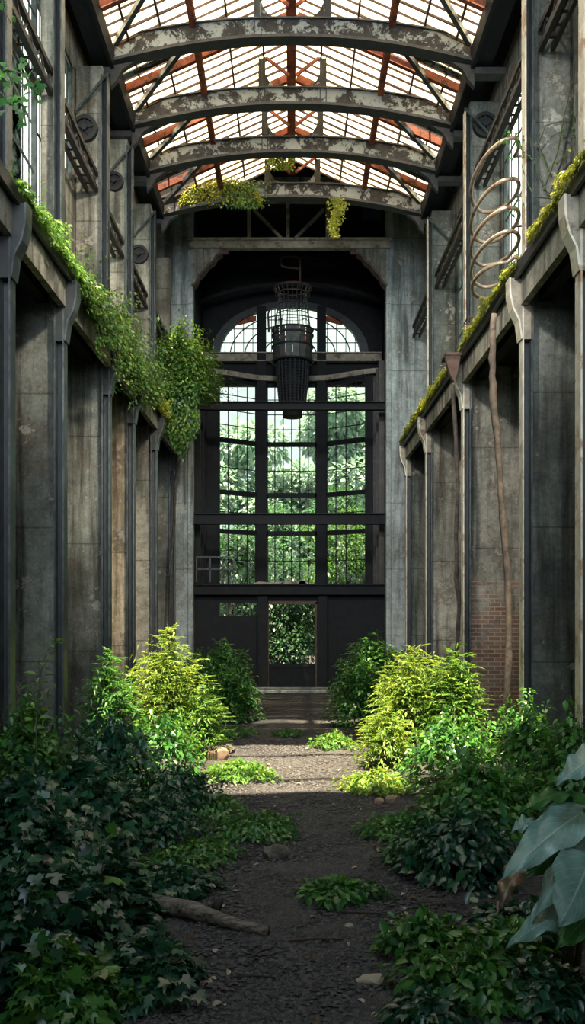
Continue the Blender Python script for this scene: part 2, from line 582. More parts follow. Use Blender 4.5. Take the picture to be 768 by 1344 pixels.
for s in (-1, 1):
    mb = MB()
    yy = np.linspace(YG0, YG1, 15)
    yb = np.linspace(YG0, YG1, 37)
    rr = random.Random(4 + s)
    for k in range(14):
        for (a, b) in ((.02, 1.02), (1.06, 2.0), (2.04, 2.9)):
            if rr.random() < .06 or (s < 0 and a > 2 and 17.6 < yy[k] < 19.5): continue  # left eave panes left out so full sun reaches the ivy bush
            y0, y1 = yy[k] + .01, yy[k + 1] - .01
            mb.prism([(s * a, y0, roof_z(a) + .1), (s * b, y0, roof_z(b) + .1), (s * b, y1, roof_z(b) + .1), (s * a, y1, roof_z(a) + .1)], (0, 0, .012))
    mb.build('roof_glass', M['roof_glass'], cl)
    mb = MB()
    for k in range(37):
        sag = rr.uniform(-.03, .03)
        mb.bar((s * .03, yb[k], roof_z(.03) + .085), (s * 2.9, yb[k] + sag, roof_z(2.9) + .085), .028 if k % 3 == 0 else .011, .04)
    for a in (.5, 1.04, 2.02, 2.5):
        mb.bar((s * a, YG0, roof_z(a) + .07), (s * a, YG1, roof_z(a) + .07), .03, .04)
    mb.build('glazing_bar', M['rust_dark'], cl)

for s, nm in ((-1, 'left'), (1, 'right')):
    mb = MB()
    mb.box(s * 2.74, s * 3.05, 5, 19.9, ZE - .13, ZE - .07)
    mb.box(s * 2.72, s * 2.78, 5, 19.9, ZE - .2, ZE + .12)
    tag(mb.build('eaves_gutter', M['timber']), 'dark boarded eaves gutter running along the %s side under the glass roof' % nm, 'gutter')

mb = MB().ibeam((-.02, 10.4, ZR - .16), (-.02, YG1 - .05, ZR - .16), .16, .22, .03)
tag(mb.build('ridge_beam', M['rust']), 'rusty red ridge beam running down the middle of the glass roof', 'beam')
for s, nm in ((-1, 'left'), (1, 'right')):
    for a, z in ((1.52, ''),):
        mb = MB().ibeam((s * a, 10.4, roof_z(a) - .12), (s * a, YG1 - .05, roof_z(a) - .12), .1, .14, .02)
        tag(mb.build('purlin', M['rust']), 'rusty long purlin halfway up the %s slope of the glass roof' % nm, 'purlin', 'roof purlins')
ys = [12.9, 14.95, 16.7, 18.5]
for i, y in enumerate(ys):
    for s, nm in ((-1, 'left'), (1, 'right')):
        r = empty('rafter', (s * 1.4, y, roof_z(1.4)),
                  'rusty red sloping rafter on the %s roof slope, %s' % (nm, ['nearest the camera', 'between the first and second girders', 'between the second and third girders', 'between the third and last girders'][i]), 'rafter', 'rusty rafters')
        MB().bar((s * .08, y, roof_z(.08) - .02), (s * 2.72, y, roof_z(2.72) - .02), .09, .12).build('rail', M['rust'], r)
        MB().bar((s * .02, y, roof_z(.02) - .42), (s * .75, y, roof_z(.75) - .08), .06, .07).build('ridge_strut', M['rust'], r)
        MB().bar((s * 1.75, y - .25, roof_z(1.75) + .04), (s * 2.75, y - .25, roof_z(2.75) + .03), .16, .02).build('patch_plate', M['truss_plate'], r)

# arched girders
def girder_bottom(x): return 10.36 + .39 * (1 - (abs(x) / W) ** 2)
def girder_h(x): return .26 + .07 * (abs(x) / W)


place = ['nearest the camera', 'second from the camera', 'third from the camera', 'farthest, draped with moss']
for i, y in enumerate(TR):
    r = empty('roof_girder', (0, y, ZE), 'arched girder with peeling pale paint, ' + place[i], 'girder', 'arched roof girders')
    xs = [-W + 2 * W * k / 28 for k in range(29)]
    A = [(x, y - .04, girder_bottom(x)) for x in xs]
    hp = .53
    B = []
    for x in xs:
        t = girder_bottom(x) + girder_h(x)
        B.append((x, y - .04, t))
    web = MB().strip(A, B, (0, .08, 0))
    web.build('web_plate', M['truss_plate'], r)
    fl = MB()
    for k in range(28):
        fl.bar(V(A[k]) + V((0, .04, -.02)), V(A[k + 1]) + V((0, .04, -.02)), .24, .045)
    fl.build('bottom_flange', M['truss'], r)
    fl = MB()
    for k in range(28):
        fl.bar(V(B[k]) + V((0, .04, .012)), V(B[k + 1]) + V((0, .04, .012)), .16, .025)
    fl.build('top_flange', M['truss'], r)
    zb0 = girder_bottom(0) + girder_h(0) + .02
    for s in (-1, 1):
        x = s * hp
        b = girder_bottom(x) + .02
        MB().ibeam((x, y - .02, b), (x, y - .02, roof_z(x) + .03), .08, .12, .016, up=(1, 0, 0)).build('hanger_post', M['steel_dark'], r)
        # curved spandrel plate inside the post
        cpts = []
        zt = zb0 + .42
        zb = girder_bottom(0) + girder_h(0) + .02
        for k in range(9):
            q = k / 8 * math.pi / 2
            cpts.append(V((s * (.02 + .17 + (hp - .22) * math.sin(q)), y - .03, zb + (zt - zb) * (1 - math.cos(q)))))
        base = [V((s * (.19 + (hp - .22) * math.sin(k / 8 * math.pi / 2)), y - .03, zb - .08)) for k in range(9)]
        MB().strip(base, cpts, (0, .06, 0)).build('spandrel_plate', M['truss_plate'], r)
        # knee under the end of the girder
        pts = [V((s * 2.78, y - .05, 10.3)), V((s * 2.42, y - .05, 10.36)), V((s * 2.6, y - .05, 10.24)), V((s * 2.69, y - .05, 10.08)), V((s * 2.78, y - .05, 9.98))]
        MB().prism(pts, (0, .1, 0)).build('knee_bracket', M['truss'], r)
        MB().box(s * (W - .02), s * 3.24, y - .1, y + .1, ZE - .3, ZE - .2).build('end_bearer', M['truss'], r)
    # inner rusty fan struts by the ridge
    for s in (-1, 1):
        MB().bar((s * .06, y + .12, zb + .3), (s * .48, y + .12, zb + .62), .04, .05).build('fan_strut', M['rust'], r)
    # wind braces of the bay in front
    yp = y - 1.85 if i == 0 else TR[i - 1] + .1
    for s, nm in ((-1, 'left'), (1, 'right')):
        mb = MB().bar((s * 2.68, y - .16, ZE + .12), (s * 1.62, yp, roof_z(1.62) - .26), .07, .09)
        o = tag(mb.build('wind_brace', M['steel']), 'grey diagonal wind brace at the %s end of the %s arched girder' % (nm, ['first', 'second', 'third', 'last'][i]), 'brace', 'roof wind braces')

# tie rods and wheels
for i, y in enumerate((13.7, 15.8, 18.4)):
    mb = MB().bar((-2.74, y - .1, 9.98), (-3.22, y - .1, 9.42), .035, .035)
    tag(mb.build('tie_rod', M['steel']), 'thin grey tie rod slanting from girder to left wall, %s from the camera' % ordn[i], 'rod', 'tie rods')
for i, y in enumerate((14.66, 18.7, 21.98)):
    mb = MB().bar((2.74, y - .1, 9.98), (3.3, y - .1, 9.4), .035, .035)
    if i < 2: tag(mb.build('tie_rod', M['steel']), 'thin grey tie rod slanting from girder to right wall, %s from the camera' % ordn[i], 'rod', 'tie rods')


def wheel(px, py, y, rpx, label):
    c = P(px, py, y)
    R = rpx * y / F
    r = empty('pulley_wheel', (c.x, y, c.z - R), label, 'wheel', 'dark wheels on the piers')
    n = 28
    def ring(ra, rb, ya, yb):
        mb = MB()
        for k in range(n):
            q0, q1 = 2 * math.pi * k / n, 2 * math.pi * (k + 1) / n
            e = lambda rr, q: V((c.x + rr * math.cos(q), ya, c.z + rr * math.sin(q)))
            mb.prism([e(ra, q0), e(rb, q0), e(rb, q1), e(ra, q1)], (0, yb - ya, 0))
        return mb
    ring(R * .72, R, y - .09, y).build('tyre', M['rubber'], r)
    dk = ring(0.001, R * .7, y - .05, y).build('disc', M['rubber'], r)
    ring(0.001, R * .24, y - .12, y - .052).build('hub', M['rubber'], dk)
    mb = MB()
    for k in range(5):
        q = 2 * math.pi * k / 5 + .3
        mb.bar((c.x + .25 * R * math.cos(q), y - .065, c.z + .25 * R * math.sin(q)), (c.x + .7 * R * math.cos(q), y - .065, c.z + .7 * R * math.sin(q)), R * .14, .02, (0, 1, 0))
    mb.build('spoke', M['rubber'], dk)


wheel(112, 171, LP[2], 17, 'large dark wheel fixed high on the left pier nearest the camera')
wheel(151, 240, LP[3], 12, 'dark wheel on the left wall, second from the camera')
wheel(183, 335, LP[4], 12, 'dark wheel on the left wall, lowest and farthest away')
wheel(636, 166, RP[2], 16, 'large dark wheel behind the slanting rail on the right wall')
wheel(599, 243, RP[3], 10, 'small dark wheel on the right wall between the two others')
wheel(574, 335, RP[4], 12, 'dark wheel on the right wall, lowest and farthest away')

# ------------------------------------------------------------------ piers, posts, ledges
nm_pos = {-1: 'left', 1: 'right'}
for s, piers, X in ((-1, LP, XL), (1, RP, XR)):
    for i, y in enumerate(piers):
        far = ordn[i] + ' from the camera'
        low = M['concrete_dark']
        if s < 0 and i == 3: low = M['concrete_sunlit']  # sunlit look of this pier comes from its colour
        elif s < 0 and i == 4: low = M['concrete']  # lighter concrete stands in for weaker sunlight here
        elif s < 0: low = M['concrete_dark']
        if s > 0 and i == 2: low = M['concrete_brick']
        if s > 0 and i == 3: low = M['concrete']
        th = .32
        mb = MB().box(s * (W + .06), s * AX, y, y + th, -.1, 5.93)
        extra = ' with bare brick patches' if (s > 0 and i == 2) else ''
        tag(mb.build('concrete_pier', low, bevel=.02), 'stained concrete pier%s below the %s ledge, %s' % (extra, nm_pos[s], far), 'pier', 'lower concrete piers')
        if y < 21.5:
            w_ = .02 if not (s > 0 and i == 1) else 0
            mb = MB().box(s * (W + .06), s * (xw(s, y - .3) - .01), y, y + .36, ZL, 10.2)
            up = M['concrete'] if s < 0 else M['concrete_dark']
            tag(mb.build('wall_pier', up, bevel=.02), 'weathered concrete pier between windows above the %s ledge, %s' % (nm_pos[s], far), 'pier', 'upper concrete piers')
        st = M['steel'] if s < 0 else M['steel_sunlit']  # right posts get the steel with sunlight in its colour
        r = empty('steel_post', (s * W, y - .04, 0), 'slim steel post on the edge of the %s lower pier %s' % (nm_pos[s], far), 'post', 'lower steel posts')
        for k in (-1, 1):
            xc = s * (W - .02) + k * .052
            MB().box(xc - .009, xc + .009, y - .175, y - .005, -.05, 5.9).build('flange', st if k * s < 0 else M['steel'], r)
        MB().box(s * (W - .02) - .043, s * (W - .02) + .043, y - .04, y - .02, -.05, 5.9).build('web', M['steel_dark'], r)  # darker steel puts the shade of the recess into the web
        # swelling bracket head carrying the ledge
        zz = [5.2, 5.42, 5.56, 5.72, 5.92]
        ox = [0, .03, .1, .135, .14]
        A = [V((s * (W + .05), y - .17, z)) for z in zz]
        B = [V((s * (W - .09 - o), y - .17, z)) for z, o in zip(zz, ox)]
        MB().strip(A, B, (0, .16, 0)).build('bracket', M['steel_dark'] if s < 0 else M['beam'], r)
        mb = MB()
        for k in range(4):
            mb.bar(B[k] + V((0, .08, 0)), B[k + 1] + V((0, .08, 0)), .2, .02, (s, 0, 0))
        mb.build('bracket_flange', st, r)
        if y < 21:
            zt_ = 9.97 if min(abs(y - t) for t in TR) < 1 else 10.2
            r = empty('wall_post', (s * W, y - .04, ZL), 'slim steel post on the edge of the %s upper pier %s' % (nm_pos[s], far), 'post', 'upper steel posts')
            for k in (-1, 1):
                xc = s * W + k * .042
                MB().box(xc - .008, xc + .008, y - .175, y - .005, ZL + .005, zt_).build('flange', st if k * s < 0 else M['steel'], r)
            MB().box(s * W - .034, s * W + .034, y - .04, y - .02, ZL + .005, zt_).build('web', M['steel_dark'], r)  # recess shade put into the web colour, as on the lower posts
    r = empty('ledge', (s * 2.9, 12, 5.93), 'long mossy ledge running along the %s wall above the bays' % nm_pos[s], 'ledge')
    MB().box(s * 2.64, s * AX, Y0, YE - .02, 5.935, ZL).build('slab', M['timber'], r)
    MB().box(s * 2.625, s * 2.66, Y0, YE - .02, 5.9, ZL + .025).build('edge_strip', M['steel_dark'], r)
    ends = [Y0] + piers + [YE - .05]
    for k in range(len(ends) - 1):
        a, b = ends[k] + (.02 if k else 0), ends[k + 1] - .18
        if b - a < .3: continue
        # beam with raised haunches
        pts = [(s * 2.70, a, 5.93), (s * 2.70, b, 5.93), (s * 2.70, b, 5.6), (s * 2.70, a, 5.6)]
        MB().prism(pts, (s * .08, 0, 0)).build('fascia_beam', M['concrete'], r)
    for k in range(len(piers) - 1):
        a, b = piers[k] + .34, piers[k + 1]
        MB().box(s * 2.95, s * 3.1, a, b, 5.7, 5.93).build('bay_joist', M['timber'], r)

# slanting-looking lattice rails along the window sills
def lattice(s, y0, y1, z, x, label):
    r = empty('lattice_rail', (s * x, (y0 + y1) / 2, z), label, 'rail', 'lattice rails under the windows')
    top, bot = z + .12, z - .12
    for zz in (top, bot):
        MB().bar((s * x, y0, zz), (s * x, y1, zz), .06, .07).build('rail', M['rail'], r)
        MB().bar((s * (x + .14), y0, zz), (s * (x + .14), y1, zz), .05, .06).build('rail', M['rail'], r)
    mb = MB()
    n = max(4, int((y1 - y0) / .22))
    for k in range(n):
        a = y0 + (y1 - y0) * k / n; b = y0 + (y1 - y0) * (k + 1) / n
        mb.bar((s * x, a, bot if k % 2 else top), (s * x, b, top if k % 2 else bot), .02, .03)
        mb.bar((s * x, a, bot), (s * (x + .14), a, bot), .03, .02)
    mb.build('lattice_web', M['rail'], r)


lattice(-1, 8.6, 10.98, 8.32, 2.9, 'dark lattice rail below the large left window nearest the camera')
lattice(-1, 11.5, 13.7, 8.4, 2.94, 'dark lattice rail on the left wall beside the largest left wheel')
lattice(-1, 14.3, 15.8, 8.22, 2.94, 'dark lattice rail on the left wall, third from the camera')
lattice(-1, 16.3, 18.4, 8.2, 2.94, 'dark lattice rail on the left wall, fourth from the camera')
lattice(-1, 18.95, 21.2, 8.25, 2.94, 'short dark lattice rail on the left wall near the end wall')
lattice(1, 7.0, 10.9, 8.8, 2.96, 'dark lattice rail in the upper right corner of the view')
lattice(1, 11.4, 14.66, 8.92, 2.94, 'broad dark lattice rail crossing behind the top of the spiral pipe')
lattice(1, 15.2, 18.7, 8.72, 2.94, 'dark lattice rail on the right wall above the far window')
lattice(1, 19.3, 22.2, 8.75, 2.94, 'small dark lattice rail on the right wall beside the end wall')

# spiral pipe on the right
c = V((2.56, 11.6, 0))
def coil_z(q): return np.interp(q, [0, .25, 1.25, 2.25, 3.25, 4.25, 5.0], [7.75, 7.6, 7.12, 6.78, 6.5, 6.2, 6.09])
pts = []
for k in range(int(4.9 * 32) + 1):
    q = k / 32
    an = 2 * math.pi * q
    pts.append(c + V((.26 * math.cos(an), -.72 * math.sin(an) * (1 if q < 4.2 else .75), coil_z(q))))
mb = MB().tube(pts, .024, 8)
r = empty('spiral_pipe', (2.5, 11.6, 6.05), 'rusty pale pipe bent into an open spiral above the right ledge', 'pipe')
mb.build('coil', M['coil'], r, smooth=True)
for q in (0, 1, 2):
    z = coil_z(q)
    MB().tube([c + V((.26, 0, z)), V((3.35, 11.62, z + .02))], .016, 6).build('wall_fixing', M['coil'], r)

# small wire cage and broken plate on the right ledge
r = empty('wire_crate', (2.78, 14.3, ZL), 'small rusty wire crate standing on the right ledge', 'crate')
mb = MB()
for zz in (ZL + .02, ZL + .25, ZL + .48):
    for a, b in (((2.7, 14.05), (2.95, 14.05)), ((2.95, 14.05), (2.95, 14.4)), ((2.95, 14.4), (2.7, 14.4)), ((2.7, 14.4), (2.7, 14.05))):
        mb.bar((a[0], a[1], zz), (b[0], b[1], zz), .014, .014)
mb.build('wire_hoop', M['rust_dark'], r)
mb = MB()
for xx in (2.7, 2.78, 2.87, 2.95):
    for yy in (14.05, 14.4): mb.bar((xx, yy, ZL + .01), (xx, yy, ZL + .5), .012, .012)
mb.build('wire_upright', M['rust_dark'], r)
mb = MB().box(2.36, 2.62, 14.1, 14.55, 5.93, 5.97)
mb.prism([(2.36, 14.12, 5.93), (2.6, 14.12, 5.93), (2.56, 14.12, 5.7), (2.5, 14.12, 5.52), (2.45, 14.12, 5.6), (2.4, 14.12, 5.75)], (0, .12, 0))
tag(mb.build('broken_plate', M['rust_dark']), 'broken rusty plate jutting from the right ledge edge', 'plate')

# ------------------------------------------------------------------ frieze, lintel, corbels
mb = MB().box(OL - .08, OR_ + .08, YE - .1, YE + .12, 10.83, 11.02)
mb.box(OL - .12, OR_ + .12, YE - .16, YE - .02, 11.0, 11.06)
tag(mb.build('lintel_beam', M['beam'], bevel=.012), 'long weathered lintel beam across the top of the tall opening', 'beam')
r = empty('gable_frame', (0, YE + .1, 11.06), 'pale braced frame with a V of diagonals above the lintel beam', 'frame')
MB().box(OL + .02, OR_ - .02, YE + .02, YE + .14, 12.0, 12.12).build('top_rail', M['beam'], r)
for a in (327, 378, 430):
    x = (a - CX) * 22.5 / F
    MB().box(x - .045, x + .045, YE + .02, YE + .14, 11.07, 12.0).build('post', M['beam'], r)
MB().bar(P(333, 275, 22.5), P(371, 315, 22.5), .07, .09, (0, 1, 0)).build('diagonal', M['beam'], r)
MB().bar(P(425, 275, 22.5), P(386, 315, 22.5), .07, .09, (0, 1, 0)).build('diagonal', M['beam'], r)
mb = MB()
p0 = P(478, 264, 23.6); p1 = P(500, 288, 23.6)
mb.box(p0.x, p1.x, 23.6, 23.62, p1.z, p0.z)
mb.box(p0.x - .03, p0.x, 23.58, 23.64, p1.z, p0.z); mb.box(p1.x, p1.x + .03, 23.58, 23.64, p1.z, p0.z)
t = NT('blue_glass'); M['blue'] = t.done(t.bsdf(lin((70, 110, 135)), .2, 0, None, .5))
tag(mb.build('glass_panel', M['blue']), 'small blue glass panel at the right end of the dark frieze', 'glass panel')
for s, nm in ((-1, 'left'), (1, 'right')):
    e = OL if s < 0 else OR_
    w = lambda x, z: V((e - s * x, YE - .05, z))
    pts = [w(0, 10.82), w(.74, 10.82), w(.74, 10.72), w(.6, 10.64), w(.52, 10.5), w(.4, 10.42), w(.3, 10.28), w(.16, 10.14), w(.1, 9.98), w(0, 9.9)]
    r = empty('corbel', (e, YE, 9.9), 'curved pale corbel with chipped edge in the upper %s corner of the opening' % nm, 'corbel', 'opening corbels')
    MB().prism(pts, (0, .3, 0)).build('panel', M['concrete'], r)
    mb = MB()
    for k in range(1, 9): mb.bar(pts[k] + V((0, .1, 0)), pts[k + 1] + V((0, .1, 0)), .3, .05, (0, 0, 1))
    mb.build('edge_moulding', M['rust_dark'], r)

# ------------------------------------------------------------------ apse: beams, posts, windows, balcony
def cross_beam(py, thick, y, mat, label, x0=OL, x1=OR_, w=.2):
    z = P(0, py, y).z
    mb = MB().ibeam((x0, y, z), (x1, y, z), w, thick, .03)
    return tag(mb.build('cross_beam', mat), label, 'beam', 'beams across the opening')


cross_beam(533, .2, 22.7, M['timber'], 'dark iron beam across the opening just below the hoist cage')
cross_beam(681, .28, 22.7, M['timber'], 'thick dark beam across the opening halfway up the tall windows')
cross_beam(469, .26, 26.2, M['beam'], 'grey sill beam under the arched window', -2.55, 2.55)
mb = MB()
prev = None
cor = [V((-2.55, 25.3, 8.62)), V((-2.0, 25.5, 8.62)), V((-1.0, 26.15, 8.62)), V((0, 26.3, 8.62)), V((1.0, 26.15, 8.62)), V((2.0, 25.5, 8.62)), V((2.55, 25.3, 8.62))]
for k in range(6): mb.bar(cor[k], cor[k + 1], .12, .14)
tag(mb.build('bay_cornice', M['beam']), 'curved grey cornice bending round above the tall bay windows', 'cornice')
mb = MB()
rp = [V((-2.58 + 5.16 * k / 20, 25.4, 10.55 + .5 * (1 - ((k - 10) / 10) ** 2))) for k in range(21)]
for k in range(20): mb.bar(rp[k], rp[k + 1], .12, .1)
tag(mb.build('vault_rib', M['timber']), 'thin dark curved rib under the apse ceiling', 'rib')
for a, nm in ((343.5, 'left'), (422, 'right')):
    x = (a - CX) * 26.3 / F
    mb = MB().ibeam((x, 26.3, 2.7), (x, 26.3, 10.7 if True else 0), .26, .27, .05, up=(0, 1, 0))
    mb.box(x - .13, x + .13, 26.17, 26.43, 2.7, 8.6)
    tag(mb.build('iron_post', M['timber']), 'thick dark iron post %s of the middle bay window' % nm, 'post', 'apse posts')

# arched window
wn += 1
r = empty('window_%d' % wn, (ac, AB + .1, az), kind='structure')
mb = MB()
for k in range(N):
    e = lambda f, q: V((ac + aa * f * math.cos(q), AB - .08, az + ab_ * f * math.sin(q)))
    q0, q1 = math.pi * k / N, math.pi * (k + 1) / N
    mb.prism([e(.955, q0), e(1.07, q0), e(1.07, q1), e(.955, q1)], (0, .2, 0))
mb.build('arch_ring', M['steel_dark'], r, label='dark curved outer ring')
mb = MB()
for f in (.36, .62, .82):
    for k in range(N):
        q0, q1 = math.pi * k / N, math.pi * (k + 1) / N
        a, b = (V((ac + aa * f * math.cos(q), AB + .06, az + ab_ * f * math.sin(q))) for q in (q0, q1))
        mb.bar(a, b, .03, .028, (0, 1, 0))
for k in range(-7, 8):
    x = ac + k * .27
    h = ab_ * math.sqrt(max(0, 1 - ((x - ac) / aa) ** 2))
    mb.bar((x, AB + .06, az), (x, AB + .06, az + h), .022, .028, (0, 1, 0))
for z in (.35, .75):
    h = aa * math.sqrt(1 - (z / ab_) ** 2)
    mb.bar((ac - h, AB + .06, az + z), (ac + h, AB + .06, az + z), .022, .028, (0, 1, 0))
mb.build('glazing_bar', M['timber'], r)
mb = MB()
mb.prism([V((ac + aa * .97 * math.cos(math.pi * k / N), AB + .09, az + ab_ * .97 * math.sin(math.pi * k / N))) for k in range(N + 1)], (0, .01, 0))
mb.build('pane', M['glass'], r)
# rusty sheets in the upper corners of the arch
for s, nm in ((-1, 'left'), (1, 'right')):
    pts = [V((ac + s * .98, AB + .03, az + 1.13)), V((ac + s * .98, AB + .03, az + .98)), V((ac + s * 1.52, AB + .03, az + .84)), V((ac + s * 1.5, AB + .03, az + .93)), V((ac + s * 1.25, AB + .03, az + 1.08))]
    mb = MB().prism(pts, (0, .015, 0))
    tag(mb.build('rusty_sheet', M['rust']), 'small orange rusty sheet at the top %s of the arched window' % nm, 'sheet')


def bay_window(x0, y0, x1, y1, label, nv, tree_break=False):
    global wn
    wn += 1
    zb, zt = 2.62, 8.5
    r = empty('window_%d' % wn, ((x0 + x1) / 2, (y0 + y1) / 2, zb), kind='structure')
    pt = lambda f, z: V((x0 + (x1 - x0) * f, y0 + (y1 - y0) * f, z))
    fr = MB()
    fr.bar(pt(0, zb), pt(0, zt), .08, .1); fr.bar(pt(1, zb), pt(1, zt), .08, .1)
    fr.bar(pt(0, zt - .03), pt(1, zt - .03), .1, .09); fr.bar(pt(0, zb + .03), pt(1, zb + .03), .1, .09)
    for z in (6.77, 5.3, 4.2):
        fr.bar(pt(0, z), pt(1, z), .1, .13)
    fr.build('window_frame', M['timber'], r)
    gb = MB()
    for k in range(1, nv):
        gb.bar(pt(k / nv, zb), pt(k / nv, zt), .03, .026)
    for z in (3.4, 4.75, 6.0, 7.2, 7.63, 8.06):
        gb.bar(pt(0, z), pt(1, z), .03, .022)
    gb.build('glazing_bar', M['timber'], r)
    d = V((0, .03, 0))
    MB().prism([pt(.02, zb) + d, pt(.98, zb) + d, pt(.98, zt) + d, pt(.02, zt) + d], (0, .01, 0)).build('pane', M['glass'], r)


bay_window(-2.07, 25.6, -1.04, 26.35, '', 4)
bay_window(-.75, 26.45, .7, 26.45, '', 6)
bay_window(.97, 26.35, 2.07, 25.6, '', 4)

# balcony
r = empty('balcony', (0, 24, 2.37), 'dark balcony floor crossing the opening above the doorway', 'balcony')
MB().box(-2.59, 2.59, 22.95, 25.5, 2.45, 2.57).build('deck', M['timber'], r)
MB().ibeam((OL, 22.75, 2.5), (OR_, 22.75, 2.5), .2, .26, .03).build('edge_beam', M['timber'], r)
for k in range(5):
    x = OL + .4 + k * 1.0
    MB().box(x - .06, x + .06, 23.14, 26, 2.3, 2.44).build('joist', M['timber'], r)
r = empty('balcony_railing', P(282, 765, 23), 'thin dark railing at the left end of the balcony', 'railing')
for a in (258, 276, 292, 307):
    MB().bar(P(a, 764, 23), P(a, 731, 23), .03, .03).build('post', M['steel_dark'], r)
for b in (731, 747):
    MB().bar(P(257, b, 23), P(308, b, 23), .03, .03).build('rail', M['steel_dark'], r)
# debris on the balcony
for (a, b, w, h, lab) in ((352, 764, 40, 2, 'bent dark sheet lying on the balcony edge'), (385, 763, 34, 3, 'heap-like dark plank lying on the middle of the balcony'), (398, 761, 12, 4, 'small dark lump lying on top of the balcony')):
    p = P(a, b, 22.9)
    q = w / 52.
    mb = MB().prism([V((p.x - q / 2, 22.8, 2.64)), V((p.x + q / 2, 22.8, 2.64)), V((p.x + q * .42, 22.8, 2.64 + h * .03)), V((p.x + q * .1, 22.8, 2.64 + h * .018)), V((p.x - q * .3, 22.8, 2.64 + h * .03))], (0, .2, 0))
    tag(mb.build('scrap_plank', M['beam']), lab, 'debris')

# ground floor screen with the doorway
Ys = 23.0
u = lambda a: (a - CX) * Ys / F
zz = lambda b: CH + (HY - b) * Ys / F
mb = MB()
mb.box(-2.6, u(288), Ys, Ys + .12, -.1, 2.44); mb.box(u(480), 2.6, Ys, Ys + .12, -.1, 2.44)
mb.box(u(288), u(339), Ys, Ys + .12, -.1, zz(808)); mb.box(u(288), u(339), Ys, Ys + .12, zz(791), 2.44)
mb.box(u(339), u(352), Ys, Ys + .12, -.1, 2.44)
mb.box(u(415), u(430), Ys, Ys + .12, -.1, 2.44); mb.box(u(430), u(480), Ys, Ys + .12, -.1, 2.44)
mb.box(u(352), u(415), Ys, Ys + .12, zz(792), 2.44)
tag(mb.build('wall_screen', M['timber']), kind='structure')
wn += 1
r = empty('window_%d' % wn, (u(313), Ys, zz(808)), kind='structure')
mb = MB()
for a in (288, 298, 308, 318, 328, 338): mb.box(u(a) - .02, u(a) + .02, Ys + .03, Ys + .08, zz(808), zz(791))
mb.build('window_frame', M['steel_dark'], r)
MB().box(u(288), u(339), Ys + .05, Ys + .06, zz(808), zz(791)).build('pane', M['glass'], r)
r = empty('door_1', (0, Ys, 0), kind='structure')
MB().box(u(352) + .01, u(415) - .01, Ys + .03, Ys + .09, .02, zz(873)).build('door_panel', M['timber'], r)
mb = MB()
for a in (352, 368, 384, 400, 415): mb.box(u(a) - .03, u(a) + .03, Ys + .0, Ys + .03, .02, zz(873))
mb.box(u(352), u(415), Ys - .01, Ys + .1, zz(876), zz(871))
mb.build('panel_rail', M['timber'], r)
mb = MB()
mb.box(u(349), u(353), Ys - .06, Ys + .14, 0, zz(790)); mb.box(u(414), u(418), Ys - .06, Ys + .14, 0, zz(790)); mb.box(u(349), u(418), Ys - .06, Ys + .14, zz(793), zz(789))
mb.build('door_frame', M['rust_dark'], r)
for a, nm in ((345, 'left'), (423, 'right')):
    mb = MB().box(u(a) - .13, u(a) + .13, Ys - .2, Ys - .02, 0, 2.36)
    tag(mb.build('door_pillar', M['timber'], bevel=.02), 'dark square pillar beside the doorway on its %s' % nm, 'pillar', 'doorway pillars')
mb = MB().box(u(334), u(430), 21.9, 22.75, -.02, .07)
tag(mb.build('door_step', M['concrete_pale'], bevel=.02), 'long grey stone step in front of the doorway', 'step')

# side posts inside the apse
for s, nm in ((-1, 'left'), (1, 'right')):
    for k, y in enumerate((23.5, 24.3, 25.1)):
        e = OL - .05 if s < 0 else OR_ + .05
        r = empty('side_post', (e, y, 2.6), 'dark upright post on the %s side of the apse, %s from the front' % (nm, ordn[k]), 'post', 'apse side posts')
        m_ = M['rail'] if s > 0 else M['timber']
        MB().box(e, e - s * .14, y, y + .12, 2.66, 8.4).build('shaft', m_, r)
        mb = MB()
        for z in (3.6, 4.6, 5.6, 6.6, 7.6): mb.box(e + s * .1, e - s * .1, y + .12, y + .6, z, z + .07)
        mb.build('rung', m_, r)

# ------------------------------------------------------------------ hanging hoist cage
Yc = 24.0
k_ = Yc / F
cc = P(384, 430, Yc)
r = empty('hoist_cage', (cc.x, Yc, P(0, 545, Yc).z), 'dark wire hoist cage hanging in front of the arched window', 'cage')
def cz(py): return CH + (HY - py) * k_
def circ(rad, z, n=26, cx=cc.x): return [V((cx + rad * math.cos(2 * math.pi * i / n), Yc + rad * math.sin(2 * math.pi * i / n), z)) for i in range(n + 1)]
hk = [P(394, 378, Yc), P(394, 345, Yc), P(393, 339, Yc), P(388, 336.5, Yc), P(376, 336.5, Yc), P(370, 338, Yc), P(368, 343, Yc), P(370, 349, Yc), P(375, 351, Yc), P(392, 352.5, Yc)]
MB().tube(hk, .028, 8).build('hook_pipe', M['rust_dark'], r, smooth=True)
hpo = bpy.data.objects['hook_pipe']
MB().tube([P(393, 338, Yc), P(418, 339, Yc), P(418, 333, Yc), V((P(418, 0, Yc).x, Yc, 12.55))], .014, 6).build('hanging_rod', M['rust_dark'], hpo)
mb = MB()
mb.tube(circ(24.5 * k_, cz(379)), .03, 6)
mb.tube(circ(22 * k_, cz(387)), .02, 6)
mb.build('top_rim', M['rust_dark'], r)
mb = MB()
for i in range(20):
    q = 2 * math.pi * i / 20
    f = lambda R, py: V((cc.x + R * k_ * math.cos(q), Yc + R * k_ * math.sin(q), cz(py)))
    mb.tube([f(24, 379), f(18, 390), f(21, 410), f(24, 434), f(26.5, 445)], .011, 4)
for R, py in ((19, 393), (20, 402), (22, 414), (23, 424)): mb.tube(circ(R * k_, cz(py)), .01, 4)
mb.build('wire_basket', M['steel_dark'], r)
mb = MB()      # slatted drum
n = 18
